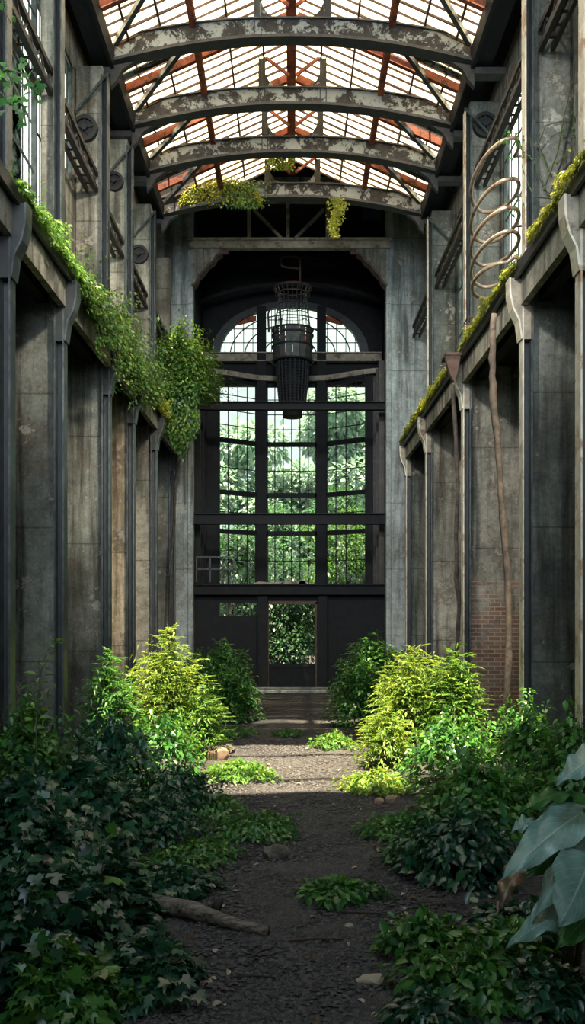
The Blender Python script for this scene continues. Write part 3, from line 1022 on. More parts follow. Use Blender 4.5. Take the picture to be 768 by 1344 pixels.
for i in range(n):
    q = 2 * math.pi * i / n
    a = V((math.cos(q), math.sin(q), 0)); tn = V((-a.y, a.x, 0))
    R0, R1 = 26.5 * k_, 25.5 * k_
    hw = math.pi * R0 / n * .93
    mb.add([cc.xy.to_3d() * 0 + V((cc.x, Yc, cz(475))) + a * R1 - tn * hw, V((cc.x, Yc, cz(475))) + a * R1 + tn * hw,
            V((cc.x, Yc, cz(434))) + a * R0 + tn * hw, V((cc.x, Yc, cz(434))) + a * R0 - tn * hw], [(0, 1, 2, 3)])
mb.build('drum_slat', metal('drum', (44, 50, 50), (72, 78, 74), .6, 8, .2, (96, 62, 44)), r)
mb = MB()
for py in (434, 441, 456, 475): mb.tube(circ(27 * k_, cz(py)), .025, 6)
mb.build('drum_hoop', M['steel_dark'], r)
mb = MB()
sq = [P(a, b, Yc - .45) for a, b in ((353, 436), (352, 412), (354, 406), (359, 405), (364, 405), (368, 408), (369, 436))]
mb.tube(sq, .028, 6)
mb.tube([P(361, 405, Yc - .45), P(361, 436, Yc - .45)], .014, 5); mb.tube([P(353, 420, Yc - .45), P(369, 420, Yc - .45)], .014, 5)
mb.build('side_gate', M['steel_dark'], r)
mb = MB()
MB()
n = 22
for i in range(n):
    q = 2 * math.pi * i / n
    f = lambda R, py: V((cc.x + R * k_ * math.cos(q), Yc + R * k_ * math.sin(q), cz(py)))
    mb.tube([f(21, 475), f(20, 500), f(17, 532)], .03, 4)
for j in range(16):
    py = 476 + j * 3.6
    mb.tube(circ((21 - j * .25) * k_, cz(py), 20), .022, 4)
mb.build('lower_mesh', M['timber'], r)
mb = MB()
mb.tube([V((cc.x, Yc, cz(py))) for py in (477, 500, 533)], [20 * k_, 18.5 * k_, 15.5 * k_], 20)
mb.build('inner_drum', M['timber'], r, smooth=True)
mb = MB()
A = circ(13 * k_, cz(548), 16)[:-1]
mb.prism(A, (0, 0, 19 * k_))
mb.build('bottom_drum', M['timber'], r)

# ------------------------------------------------------------------ foliage
def frames(a, n):
    a = a / np.maximum(np.linalg.norm(a, axis=1, keepdims=True), 1e-9)
    x = np.cross(a, n)
    l = np.linalg.norm(x, axis=1, keepdims=True)
    bad = l[:, 0] < 1e-4
    if bad.any():
        x[bad] = np.cross(a[bad], np.array([[.3, .9, .2]])); l = np.linalg.norm(x, axis=1, keepdims=True)
    x = x / l
    n = np.cross(x, a)
    return np.stack([x, a, n], axis=2)        # columns


TPL = {
    'ovate': ([(0, 0, 0), (-.27, .28, .07), (-.24, .62, .05), (0, 1, -.12), (.24, .62, .05), (.27, .28, .07), (0, .45, 0)],
              [(0, 6, 2, 1), (6, 3, 2), (0, 5, 4, 6), (6, 4, 3)]),
    'narrow': ([(0, 0, 0), (-.15, .4, .04), (0, 1, -.14), (.15, .4, .04)], [(0, 2, 1), (0, 3, 2)]),
    'quad': ([(0, 0, 0), (-.3, .45, .05), (0, 1, -.1), (.3, .45, .05)], [(0, 3, 2, 1)]),
    'ivy': ([(0, 0, 0), (-.30, -.10, .03), (-.52, .18, -.02), (-.30, .38, .05), (-.36, .70, -.04), (-.12, .66, .04), (0, 1.05, -.12),
             (.12, .66, .04), (.36, .70, -.04), (.30, .38, .05), (.52, .18, -.02), (.30, -.10, .03), (0, .4, 0)],
            [(0, 12, 3, 2, 1), (12, 6, 5, 4, 3), (0, 11, 10, 9, 12), (12, 9, 8, 7, 6)]),
}


def leaf_object(name, pos, along, nrm, size, tpl, mat, parent=None):
    tv, tf = TPL[tpl]
    tv = np.array(tv)
    pos = np.asarray(pos, float); n = len(pos)
    R = frames(np.asarray(along, float), np.asarray(nrm, float))
    vs = pos[:, None, :] + np.einsum('nij,kj->nki', R, tv) * np.asarray(size)[:, None, None]
    k = len(tv)
    vs = vs.reshape(-1, 3)
    org = np.array(world_loc(parent)) if parent is not None else np.array([(vs[:, 0].min() + vs[:, 0].max()) / 2, (vs[:, 1].min() + vs[:, 1].max()) / 2, vs[:, 2].min()])
    vs = vs - org
    me = bpy.data.meshes.new(name)
    me.vertices.add(len(vs)); me.vertices.foreach_set('co', vs.ravel())
    loops, starts, tot = [], [], 0
    one = np.concatenate([np.array(f) for f in tf])
    lens = np.array([len(f) for f in tf])
    L = (one[None, :] + (np.arange(n) * k)[:, None]).ravel()
    S = np.concatenate([[0], np.cumsum(lens)[:-1]])
    S = (S[None, :] + (np.arange(n) * len(one))[:, None]).ravel()
    me.loops.add(len(L)); me.loops.foreach_set('vertex_index', L.astype(np.int32))
    me.polygons.add(len(S)); me.polygons.foreach_set('loop_start', S.astype(np.int32))
    me.polygons.foreach_set('loop_total', np.tile(lens, n).astype(np.int32))
    me.update(calc_edges=True); me.validate()
    me.materials.append(mat)
    o = bpy.data.objects.new(name, me)
    COL.objects.link(o)
    if parent is not None: o.parent = parent
    else: o.location = org
    return o


class Plant:
    def __init__(s, seed):
        s.rg = np.random.RandomState(seed)
        s.pos, s.al, s.nr, s.sz = [], [], [], []
        s.stem = MB()

    def leaf(s, p, a, n, z):
        s.pos.append(p); s.al.append(a); s.nr.append(n); s.sz.append(z)

    def rv(s, k=1.0):
        return s.rg.normal(0, k, 3)

    def stalk(s, base, tip, h, leaf, nodes, frond=0, droop=.25, r=.006, keep=.12):
        """a stem from base leaning to tip (xy), height h, leaves or fronds along it"""
        rg = s.rg
        base = np.array(base); d = np.array([tip[0] - base[0], tip[1] - base[1], 0.])
        bend = rg.normal(0, .05, 3)
        f = lambda t: base + d * t ** 1.4 + np.array([0, 0, h * (1 - (1 - t) ** 1.35)]) + bend * math.sin(t * 3.1) * h
        pts = [f(t) for t in np.linspace(0, 1, 6)]
        s.stem.tube(pts, [r * (1 - .7 * i / 5) for i in range(6)], 4, False)
        ph = rg.uniform(0, 6.28)
        for k in range(nodes):
            t = keep + (1 - keep) * (k + .5) / nodes
            p = f(t); T = f(min(1, t + .05)) - f(t - .05); T /= np.linalg.norm(T) + 1e-9
            an = ph + k * 2.4
            out = np.array([math.cos(an), math.sin(an), 0.]); out -= T * out.dot(T); out /= np.linalg.norm(out) + 1e-9
            sc = (1.0 - .62 * t ** 2) * rg.uniform(.75, 1.2)
            if frond:
                L = frond * sc
                a = out * .95 + T * .45
                m = 6
                for j in range(m):
                    q = (j + .6) / m
                    c = p + a * L * q + np.array([0, 0, -droop * L * q * q])
                    sd = np.cross(a, [0, 0, 1.]); sd /= np.linalg.norm(sd) + 1e-9
                    w = leaf * (1 - .55 * abs(q - .35)) * rg.uniform(.8, 1.15) * (.6 + .4 * sc)
                    nn = np.array([0, 0, 1.]) + rg.normal(0, .3, 3)
                    for sg in (-1, 1):
                        s.leaf(c, sd * sg + a * .55 + np.array([0, 0, -.25]) + rg.normal(0, .12, 3), nn, w)
                s.leaf(p + a * L + np.array([0, 0, -droop * L]), a + np.array([0, 0, -.3]), np.array([0, 0, 1.]) + rg.normal(0, .2, 3), leaf)
            else:
                for sg in (0, 1):
                    o2 = out * (1 if sg == 0 else -1)
                    a = o2 + T * .35 + np.array([0, 0, -droop * rg.uniform(0, 1.6)]) + rg.normal(0, .15, 3)
                    s.leaf(p + o2 * leaf * .25, a, np.array([0, 0, 1.]) + o2 * .3 + rg.normal(0, .35, 3), leaf * sc * rg.uniform(.8, 1.2))
        s.leaf(f(1.0), T, np.array([.3, .2, .6]) + rg.normal(0, .4, 3), leaf * .6)
        return s

    def dome(s, c, rx, ry, h, n, leaf, inner=.55, z0=.06, tilt=.9):
        rg = s.rg
        c = np.array(c)
        for _ in range(n):
            q = rg.uniform(0, 2 * math.pi); e = rg.uniform(0, 1) ** .8 * math.pi / 2
            rr = rg.uniform(inner, 1.0) ** .6 * rg.uniform(.86, 1.08)
            lump = 1 + .16 * math.sin(q * 3 + c[0] * 5) + .12 * math.sin(q * 7 + e * 4 + c[1])
            u = np.array([math.cos(q) * math.cos(e), math.sin(q) * math.cos(e), math.sin(e)])
            p = c + u * np.array([rx, ry, h]) * rr * lump
            p[2] = max(p[2], c[2] + z0 * rg.uniform(.3, 1.5))
            a = u * np.array([1, 1, .2]) + np.array([0, 0, -.55]) + rg.normal(0, .45, 3)
            s.leaf(p, a, np.array([0, 0, tilt]) + u * .8 + rg.normal(0, .3, 3), leaf * rg.uniform(.6, 1.25))
        return s

    def build(s, name, loc, label, cat, tpl, mat, group=None, kind=None, leafname='foliage'):
        if kind == 'stuff':
            o = leaf_object(name, s.pos, s.al, s.nr, s.sz, tpl, mat)
            return tag(o, label, cat, group, kind)
        r = empty(name, loc, label, cat, group)
        leaf_object(leafname, s.pos, s.al, s.nr, s.sz, tpl, mat, r)
        if s.stem.v: s.stem.build('stem', M['stem'], r)
        return r


seed = [100]


def shrub(name, px, Y, top, hw, label, mat, tpl='ovate', leaf=.08, nd=500, ns=10, nodes=9, frond=0, deep=None, cat='shrub', group=None, spike=1.0, lean=.5):
    """hw: half width in photograph pixels at that depth, top: pixel row of the top"""
    seed[0] += 1
    pl = Plant(seed[0])
    X = (px - CX) * Y / F
    rx = hw * Y / F
    ry = deep or rx * .8
    H = CH + (HY - top) * Y / F
    z = floor_z(X, Y)
    H = max(H - z, .12)
    c = (X, Y, z)
    lim = 2.68
    pl.dome(c, rx * .92, ry * .92, H * .78, nd, leaf)
    for i in range(ns):
        q = pl.rg.uniform(0, 6.28); f = math.sqrt(pl.rg.uniform(0, 1))
        b = (X + rx * .35 * f * math.cos(q), Y + ry * .35 * f * math.sin(q), z)
        t = (X + rx * lean * 1.5 * f * math.cos(q), Y + ry * lean * 1.5 * f * math.sin(q))
        h = H * (1.02 - .42 * f * f) * pl.rg.uniform(.8, 1.0) * spike
        if i == 0: h = H; t = (X + rx * .08, Y)
        pl.stalk(b, t, h, leaf, nodes, frond)
    ps = np.array(pl.pos)
    # keep foliage inside the nave
    lo = -lim; hi = lim
    ps[:, 0] = np.where(ps[:, 0] < lo, lo + (lo - ps[:, 0]) * .15, ps[:, 0])
    ps[:, 0] = np.where(ps[:, 0] > hi, hi - (ps[:, 0] - hi) * .15, ps[:, 0])
    pl.pos = list(ps)
    group = group or {'bush': 'bushes along the walls', 'ground_cover': 'low plant patches along the path', 'tall_shrub': 'tall sunlit shrubs', 'ivy_mound': 'ivy mounds', 'ivy_patch': 'ivy patches'}[name]
    return pl.build(name, (X, Y, z), label, cat, tpl, mat, group)


LD, LM, LL, LF = M['leaf_dark'], M['leaf_mid'], M['leaf_lime'], M['leaf_fern']
# left side, far to near
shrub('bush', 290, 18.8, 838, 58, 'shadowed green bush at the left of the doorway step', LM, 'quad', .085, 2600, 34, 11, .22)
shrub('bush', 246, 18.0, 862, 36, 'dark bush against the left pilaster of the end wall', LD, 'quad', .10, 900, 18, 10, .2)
shrub('ground_cover', 298, 14.6, 962, 42, 'low dark green plant patch at the left path edge beyond the sunlit strip', LM, 'quad', .06, 1100, 8, 6, 0, .7, 'ground cover')
shrub('ground_cover', 378, 14.4, 980, 24, 'small low green patch in the middle of the path', LM, 'quad', .05, 420, 4, 5, 0, .25, 'ground cover')
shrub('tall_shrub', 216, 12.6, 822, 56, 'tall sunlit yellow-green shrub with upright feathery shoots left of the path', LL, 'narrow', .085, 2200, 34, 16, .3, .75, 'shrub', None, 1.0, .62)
shrub('tall_shrub', 268, 12.3, 888, 30, 'arching sunlit shoots leaning over the left edge of the path', LF, 'narrow', .08, 900, 16, 12, .26, .5)
shrub('bush', 142, 11.2, 852, 46, 'feathery green bush against the left piers beside the tall sunlit shrub', LM, 'narrow', .085, 1400, 20, 13, .26, .6)
shrub('ground_cover', 312, 10.9, 996, 56, 'bright sunlit low plant patch spreading onto the path from the left', LF, 'quad', .055, 1900, 10, 6, 0, .6, 'ground cover')
shrub('bush', 215, 10.6, 925, 62, 'half-lit green bush below the tall sunlit shrub on the left', LM, 'ovate', .075, 1500, 18, 10, 0, .8)
shrub('bush', 145, 9.2, 925, 95, 'broad dark green bush in the left middle ground', LD, 'ovate', .09, 1700, 20, 10, 0, .9)
shrub('bush', 235, 9.0, 1005, 65, 'dark leafy mound under the broad left bush by the path', LD, 'ovate', .085, 1200, 12, 8, 0, .7)
shrub('ground_cover', 335, 8.2, 1068, 72, 'low green plant patch beside the large stone on the path', LM, 'ovate', .055, 1300, 12, 6, 0, .55, 'ground cover')
shrub('bush', 42, 8.3, 896, 78, 'tall dark bush in front of the nearest left pier', LM, 'ovate', .09, 1500, 18, 12, 0, .8)
shrub('bush', 110, 7.4, 985, 95, 'dark spreading bush left of the fallen log', LD, 'ivy', .1, 1300, 14, 8, 0, .8)
shrub('ground_cover', 222, 7.0, 1122, 62, 'low bright-leaved clump behind the fallen log', LM, 'ovate', .065, 700, 8, 6, 0, .5, 'ground cover')
shrub('ivy_mound', 30, 6.2, 1000, 120, 'tall mound of dark ivy at the left edge of the view', LD, 'ivy', .1, 1500, 12, 8, 0, .8)
shrub('ivy_mound', 128, 5.7, 1120, 74, 'dark ivy mound just left of the log end', LD, 'ivy', .1, 1100, 10, 7, 0, .6)
shrub('ivy_mound', 40, 5.0, 1115, 110, 'lower dark ivy mound in the bottom left of the view', LD, 'ivy', .095, 1000, 8, 7, 0, .5)
shrub('ivy_patch', 190, 4.85, 1225, 78, 'low ivy patch along the left edge of the near path', LD, 'ivy', .085, 700, 8, 6, 0, .45, 'ivy')
shrub('ivy_patch', 85, 4.45, 1235, 90, 'leafy ivy patch at the bottom left corner', LM, 'ivy', .085, 550, 8, 6, 0, .35, 'ivy')
shrub('bush', 302, 16.4, 876, 46, 'shadowed round bush at the left path edge behind the tall sunlit shrub', LM, 'quad', .08, 2000, 20, 10, .18)
shrub('ground_cover', 275, 8.9, 1040, 58, 'low plant patch below the reddish stone on the left', LM, 'ovate', .055, 900, 9, 6, 0, .5, 'ground cover')
shrub('ground_cover', 265, 7.4, 1105, 56, 'low leafy patch between the large stone and the log', LM, 'ovate', .06, 800, 9, 6, 0, .45, 'ground cover')
shrub('ground_cover', 225, 6.55, 1135, 62, 'dark low ivy patch right behind the fallen log', LD, 'ivy', .07, 700, 8, 6, 0, .4, 'ground cover')
shrub('bush', 205, 8.0, 1030, 70, 'dark leafy mound left of the large stone', LD, 'ovate', .075, 1200, 10, 7, 0, .6)
# right side
shrub('bush', 474, 15.6, 868, 52, 'shadowed bush at the right path edge behind the sunlit clump', LM, 'quad', .08, 2400, 24, 11, .2)
shrub('ground_cover', 560, 7.3, 1100, 60, 'low leafy patch below the broad right bush', LM, 'ovate', .07, 800, 9, 6, 0, .5, 'ground cover')
shrub('ground_cover', 690, 5.6, 1190, 70, 'dark leaves crowding under the large drooping leaves', LD, 'ovate', .085, 600, 9, 6, 0, .4, 'ground cover')
shrub('bush', 490, 18.0, 828, 66, 'large shadowed green bush at the right of the doorway step', LM, 'quad', .085, 3200, 40, 11, .24)
shrub('bush', 545, 17.0, 850, 36, 'dark bush against the right piers near the end wall', LD, 'quad', .10, 900, 16, 10, .2)
shrub('ground_cover', 438, 13.2, 958, 34, 'small bright sunlit clump at the right path edge, farthest of the lit plants', LF, 'quad', .06, 800, 9, 7, 0, .45, 'ground cover')
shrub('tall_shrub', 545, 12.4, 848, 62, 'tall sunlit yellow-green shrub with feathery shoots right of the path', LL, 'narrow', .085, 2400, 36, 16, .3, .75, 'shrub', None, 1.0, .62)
shrub('tall_shrub', 600, 12.0, 846, 46, 'sunlit upright shrub in front of the brick-patched pier', LF, 'narrow', .085, 1500, 24, 15, .28, .6)
shrub('tall_shrub', 505, 11.6, 925, 42, 'sunlit shoots arching left over the path from the right', LL, 'narrow', .08, 1300, 18, 11, .24, .55)
shrub('ground_cover', 492, 10.2, 1008, 50, 'bright lime plant patch spilling onto the sunlit path from the right', LL, 'quad', .06, 1900, 12, 7, 0, .55, 'ground cover')
shrub('bush', 590, 10.2, 925, 78, 'half-lit leafy bush below the tall sunlit shrubs on the right', LM, 'ovate', .08, 1900, 20, 11, 0, .8)
shrub('bush', 690, 9.6, 905, 62, 'dark bush in front of the second right pier', LM, 'ovate', .09, 1400, 16, 12, 0, .7)
shrub('bush', 745, 8.2, 918, 50, 'dark leafy bush at the right edge behind the large-leaved plant', LM, 'ovate', .085, 900, 12, 10, 0, .6)
shrub('bush', 625, 8.2, 985, 92, 'broad leafy bush in the right middle ground', LM, 'ovate', .095, 1700, 18, 10, 0, .8)
shrub('ground_cover', 525, 8.1, 1068, 58, 'low dark green patch at the right path edge', LM, 'ovate', .065, 1000, 10, 6, 0, .5, 'ground cover')
shrub('bush', 600, 6.9, 1055, 92, 'dark glossy bush beside the large-leaved plant', LD, 'ovate', .1, 1200, 14, 9, 0, .65)
shrub('ground_cover', 445, 6.35, 1160, 64, 'small leafy clump growing on the path itself', LM, 'ovate', .075, 420, 12, 6, 0, .3, 'ground cover')
shrub('ground_cover', 555, 5.3, 1195, 72, 'low bright plant patch right of the near path', LM, 'ovate', .09, 320, 10, 6, 0, .35, 'ground cover')
shrub('ground_cover', 620, 4.75, 1240, 105, 'leafy plant patch along the bottom right of the view', LM, 'ovate', .085, 700, 14, 7, 0, .4, 'ground cover')
shrub('ground_cover', 560, 4.45, 1300, 60, 'low leaves at the bottom edge right of the path', LD, 'ovate', .08, 300, 8, 5, 0, .25, 'ground cover')

shrub('ground_cover', 655, 5.15, 1210, 80, 'leafy patch in front of the large drooping leaves', LM, 'ovate', .085, 600, 10, 6, 0, .35, 'ground cover')
shrub('ground_cover', 715, 4.6, 1262, 70, 'dark leafy patch in the bottom right corner', LD, 'ovate', .085, 500, 8, 6, 0, .3, 'ground cover')
# lone shoots
def shoot(px, top, Y, label, mat, leaf=.07, nodes=9, tpl='ovate'):
    seed[0] += 1
    pl = Plant(seed[0])
    X = (px - CX) * Y / F
    H = CH + (HY - top) * Y / F
    pl.stalk((X - .05, Y, 0), (X + .08, Y), H, leaf, nodes, 0, .2, .01, .35)
    return pl.build('leafy_shoot', (X, Y, 0), label, 'shoot', tpl, mat)


shoot(62, 842, 8.0, 'single tall leafy shoot rising above the bush at the far left', M['leaf_fern'], .12, 15)
shoot(128, 1092, 5.5, 'bright broad-leaved shoot standing out of the dark ivy', LM, .14, 4, 'ivy')
shoot(30, 1230, 4.6, 'bright lobed-leaf shoot in the bottom left ivy', LM, .11, 4, 'ivy')

# ledge greenery (stuff that nobody could count)
def ledge_moss(s, y0, y1, n, leaf, up, down, outx, label, mat, name='moss', tpl='quad', cat='moss'):
    seed[0] += 1
    pl = Plant(seed[0]); rg = pl.rg
    for _ in range(n):
        y = rg.uniform(y0, y1)
        e = math.sin((y - y0) / (y1 - y0) * math.pi) ** .4 * (.7 + .3 * math.sin(y * 5.3) + .2 * math.sin(y * 11))
        k = rg.uniform()
        if k < .55:
            x = 2.66 + rg.uniform(0, .3); z = ZL + .03 + abs(rg.normal(0, .5)) * up * e
        else:
            x = 2.6 - rg.uniform(0, 1) ** 2 * outx * e; z = ZL + up * .4 * e - rg.uniform(0, 1) ** 1.3 * down * e
        a = np.array([-s * (.8 if k > .4 else .2), rg.normal(0, .4), .4 - 1.4 * (k > .55)]) + rg.normal(0, .4, 3)
        pl.leaf(np.array([s * x, y, z]), a, np.array([-s * .8, -.3, .6]) + rg.normal(0, .4, 3), leaf * rg.uniform(.6, 1.3))
    return pl.build(name, None, label, cat, tpl, mat, None, 'stuff')


ledge_moss(-1, 8.6, 11.1, 5200, .045, .3, .22, .18, 'bright green grassy moss on the left ledge nearest the camera', M['leaf_fern'])
ledge_moss(-1, 11.0, 16.9, 17000, .062, .62, 1.0, .62, 'lush green growth hanging over the middle of the left ledge', M['ivy'])
ledge_moss(-1, 16.8, 21.8, 4500, .06, .3, .3, .2, 'yellow-green moss on the far part of the left ledge', M['moss'])
ledge_moss(1, 7.9, 10.0, 3600, .04, .26, .14, .1, 'yellow-green moss on the right ledge at the edge of the view', M['moss'])
ledge_moss(1, 10.6, 14.2, 5200, .042, .24, .12, .1, 'yellow moss on the right ledge under the spiral pipe', M['moss'])
ledge_moss(1, 14.8, 22.0, 7000, .05, .26, .14, .1, 'yellow moss on the far part of the right ledge', M['moss'])

# big ivy bush on the left ledge by the end wall
pl = Plant(900)
pl.dome((-2.4, 19.6, 6.5), .92, .9, 1.42, 6500, .085, .5, -.3)
pl.dome((-2.15, 19.2, 6.4), .58, .7, 1.0, 2600, .085, .5, -.5)
for _ in range(2600):
    x = -2.62 + pl.rg.uniform(-.1, .65); f = pl.rg.uniform() ** 1.4
    z = 6.7 - f * 1.5 * (1 - .55 * abs((x + 2.35) / .5)); y = 19.0 + pl.rg.uniform(-.3, .6)
    pl.leaf(np.array([x, y, z]), np.array([.1, -.4, -1]) + pl.rv(.3), np.array([.2, -.8, .4]) + pl.rv(.3), .075 * pl.rg.uniform(.7, 1.2))
for k in range(8): pl.stalk((-2.75, 19.3 + .15 * k, 6.03), (-2.9 + .12 * k, 19.3), 1.3, .08, 8)
pl.build('ivy_bush', (-2.75, 19.6, ZL), 'large rounded ivy bush on the left ledge beside the end wall', 'ivy', 'quad', M['ivy'])

# moss on the last girder
pl = Plant(901); rg = pl.rg
for _ in range(4200):
    u_ = rg.uniform(); px_ = 236 + 108 * u_
    lump = math.sin(u_ * math.pi) ** .6
    y = 19.4 + rg.uniform(-.18, .1)
    py_ = 262 - 34 * lump * rg.uniform(0, 1) ** .7 + 10 * rg.uniform(0, 1)
    pl.leaf(np.array(P(px_, py_, y)), np.array([0, -.5, -.5]) + pl.rv(.6), np.array([0, -.7, .7]) + pl.rv(.4), .06 * rg.uniform(.6, 1.2))
pl.build('moss', None, 'dry yellow-green moss heaped on the left half of the last arched girder', 'moss', 'quad', M['moss'], None, 'stuff')
pl = Plant(902); rg = pl.rg
for _ in range(900):
    px_ = rg.normal(318, 13); y = 19.25 + rg.uniform(-.05, .1)
    pl.leaf(np.array(P(px_, 236 + 36 * rg.uniform(), y)), np.array([0, -.3, -1]) + pl.rv(.4), np.array([0, -.9, .4]) + pl.rv(.3), .065 * rg.uniform(.6, 1.2))
pl.build('hanging_vine', (P(318, 240, 19.3)), 'dark green vine hanging from the last girder left of its middle', 'vine', 'quad', M['ivy'])
pl = Plant(903); rg = pl.rg
for _ in range(900):
    f = rg.uniform(); y = 19.3 + rg.uniform(-.1, .1)
    px_ = 441 + rg.normal(0, 6 * (1 - .5 * f)) + 4 * math.sin(f * 6)
    pl.leaf(np.array(P(px_, 258 + 52 * f, y)), np.array([0, -.3, -1]) + pl.rv(.4), np.array([0, -.9, .4]) + pl.rv(.3), .06 * rg.uniform(.6, 1.2))
pl.build('hanging_vine', (P(441, 258, 19.3)), 'yellow-green vine hanging from the last girder right of its middle', 'vine', 'quad', M['moss'])
pl = Plant(904); rg = pl.rg
for _ in range(500):
    y = 17.55 + rg.uniform(-.1, .1)
    pl.leaf(np.array(P(rg.normal(368, 9), 204 + 18 * rg.uniform(), 18.6)), np.array([0, -.3, -.4]) + pl.rv(.5), np.array([0, -.7, .6]) + pl.rv(.3), .06)
pl.build('moss', None, 'small bright moss tuft behind the middle of the third girder', 'moss', 'quad', M['leaf_lime'], None, 'stuff')

# leafy branch at the top left
Yb = 7.6
pl = Plant(905); rg = pl.rg
for pts in (((-12, 100), (10, 92), (28, 96), (44, 112), (50, 135)), ((8, 92), (22, 118), (30, 140), (34, 165)), ((-10, 112), (4, 125), (14, 138))):
    w = [P(a, b, Yb) for a, b in pts]
    pl.stem.tube(w, .008, 5)
    for i in range(len(w) - 1):
        for k in range(5):
            p = np.array(w[i].lerp(w[i + 1], k / 5)) + pl.rv(.05)
            pl.leaf(p, np.array([rg.normal(0, .7), -.3, -.7]), np.array([0, -.7, .7]) + pl.rv(.4), .085 * rg.uniform(.7, 1.25))
pl.build('leafy_branch', P(-12, 100, Yb), 'hanging branch with broad green leaves at the upper left edge', 'branch', 'ivy', M['leaf_mid'], None, None)
pl = Plant(906)
for pts in (((0, -8), (6, 14), (14, 30)),):
    w = [P(a, b, 7.6) for a, b in pts]
    pl.stem.tube(w, .006, 5)
    for k in range(14): pl.leaf(np.array(w[0].lerp(w[2], k / 14)) + pl.rv(.03), pl.rv(.6) + np.array([0, -.3, -.6]), np.array([0, -.7, .7]) + pl.rv(.4), .06)
pl.build('leafy_branch', P(0, -8, 7.6), 'small leafy sprig in the top left corner', 'branch', 'ovate', M['leaf_mid'])
# dry twigs with a few leaves on the near right pier
pl = Plant(907); rg = pl.rg
Yv = 10.9
tw = [[(768, 232), (738, 262), (716, 250), (700, 215), (695, 180)], [(716, 250), (735, 200), (742, 150), (752, 100), (757, 60)], [(738, 262), (700, 258), (690, 235), (688, 215)], [(720, 225), (706, 190), (716, 165), (742, 158)], [(730, 215), (752, 190), (766, 160)], [(702, 214), (684, 196), (676, 178)]]
for pts in tw:
    w = [P(a + rg.normal(0, 1.5), b, Yv - rg.uniform(0, .1)) for a, b in pts]
    pl.stem.tube(w, [.012 - .008 * i / (len(w) - 1) for i in range(len(w))], 5)
for (a, b, n) in ((672, 182, 26), (680, 200, 12), (757, 160, 12), (748, 172, 8), (676, 268, 12)):
    for _ in range(n):
        pl.leaf(np.array(P(a + rg.normal(0, 8), b + rg.normal(0, 7), Yv - .05)), pl.rv(.6) + np.array([0, -.2, -.6]), np.array([0, -.7, .6]) + pl.rv(.4), .055)
pl.stem.f and None
o = pl.build('climbing_vine', P(768, 232, Yv), 'bare dark climbing twigs with a few leaves on the near right pier', 'vine', 'ovate', M['leaf_mid'])

# hanging woody stems
def woody(pts, Y, rpx, label, seedv):
    rg = np.random.RandomState(seedv)
    w, rad = [], []
    for i in range(len(pts) - 1):
        for k in range(5):
            f = k / 5
            a = pts[i][0] * (1 - f) + pts[i + 1][0] * f; b = pts[i][1] * (1 - f) + pts[i + 1][1] * f
            w.append(P(a + rg.normal(0, rpx * .1), b, Y)); rad.append(rpx * Y / F * rg.uniform(.82, 1.1))
    w.append(P(pts[-1][0], pts[-1][1], Y)); rad.append(rpx * Y / F * 1.3)
    mb = MB().tube(w, rad, 10)
    tag(mb.build('woody_stem', M['bark'], smooth=True), label, 'stem', 'hanging woody stems')


woody([(648, 412), (646, 470), (648, 530), (654, 590), (660, 680), (667, 760), (668, 860), (664, 935), (662, 1031)], 10.3, 4.6, 'thick dark woody stem hanging from the right ledge to the ground', 1)
woody([(594, 505), (598, 560), (601, 640), (599, 700), (599, 760), (603, 790), (600, 850), (598, 880), (597, 975)], 13.6, 3.0, 'thin brown woody stem hanging beside the brick-patched pier', 2)
woody([(233, 598), (230, 640), (229, 680), (226, 720), (224, 770), (222, 830), (221, 915)], 20.6, 1.7, 'thin dark vine stem hanging below the ivy bush on the left', 3)

# ------------------------------------------------------------------ large-leaved plant at the right
rp_ = P(752, 1250, 4.9)
root = empty('large_leaved_plant', (rp_.x, 4.9, floor_z(rp_.x, 4.9)), 'plant with very large blue-green drooping leaves at the right edge', 'plant')


def big_leaf(base, tip, width, nrm, droop, mat, label=None, fold=.18, wave=.02):
    base, tip, nrm = V(base), V(tip), V(nrm).normalized()
    d = tip - base; L = d.length; d.normalize()
    x = d.cross(nrm).normalized(); n = x.cross(d).normalized()
    nu, nv = 10, 14
    vs, fs, uv = [], [], []
    for j in range(nv + 1):
        v = j / nv
        w = width * (math.sin(math.pi * min(1, v ** .62)) ** .8 * (1 - .12 * v) if 0 < v < 1 else .004)
        for i in range(nu + 1):
            u_ = i / nu * 2 - 1
            c = base + d * (L * (v - .08 * abs(u_) * (1 - v) * 1.0)) + n * (-droop * (v - .3) ** 2 * L)
            up = fold * abs(u_) * w - .5 * fold * u_ * u_ * w + wave * math.sin(v * 19 + 3 * u_) * abs(u_)
            p = c + x * (u_ * w) + n * up
            vs.append(p); uv.append((i / nu, v))
    for j in range(nv):
        for i in range(nu):
            a = j * (nu + 1) + i
            fs.append((a, a + 1, a + nu + 2, a + nu + 1))
    mb = MB(); mb.add(vs, fs)
    o = mb.build('leaf', mat, root, smooth=True, label=label)
    ul = o.data.uv_layers.new(name='UVMap')
    for lp in o.data.loops: ul.data[lp.index].uv = uv[lp.vertex_index]
    return o


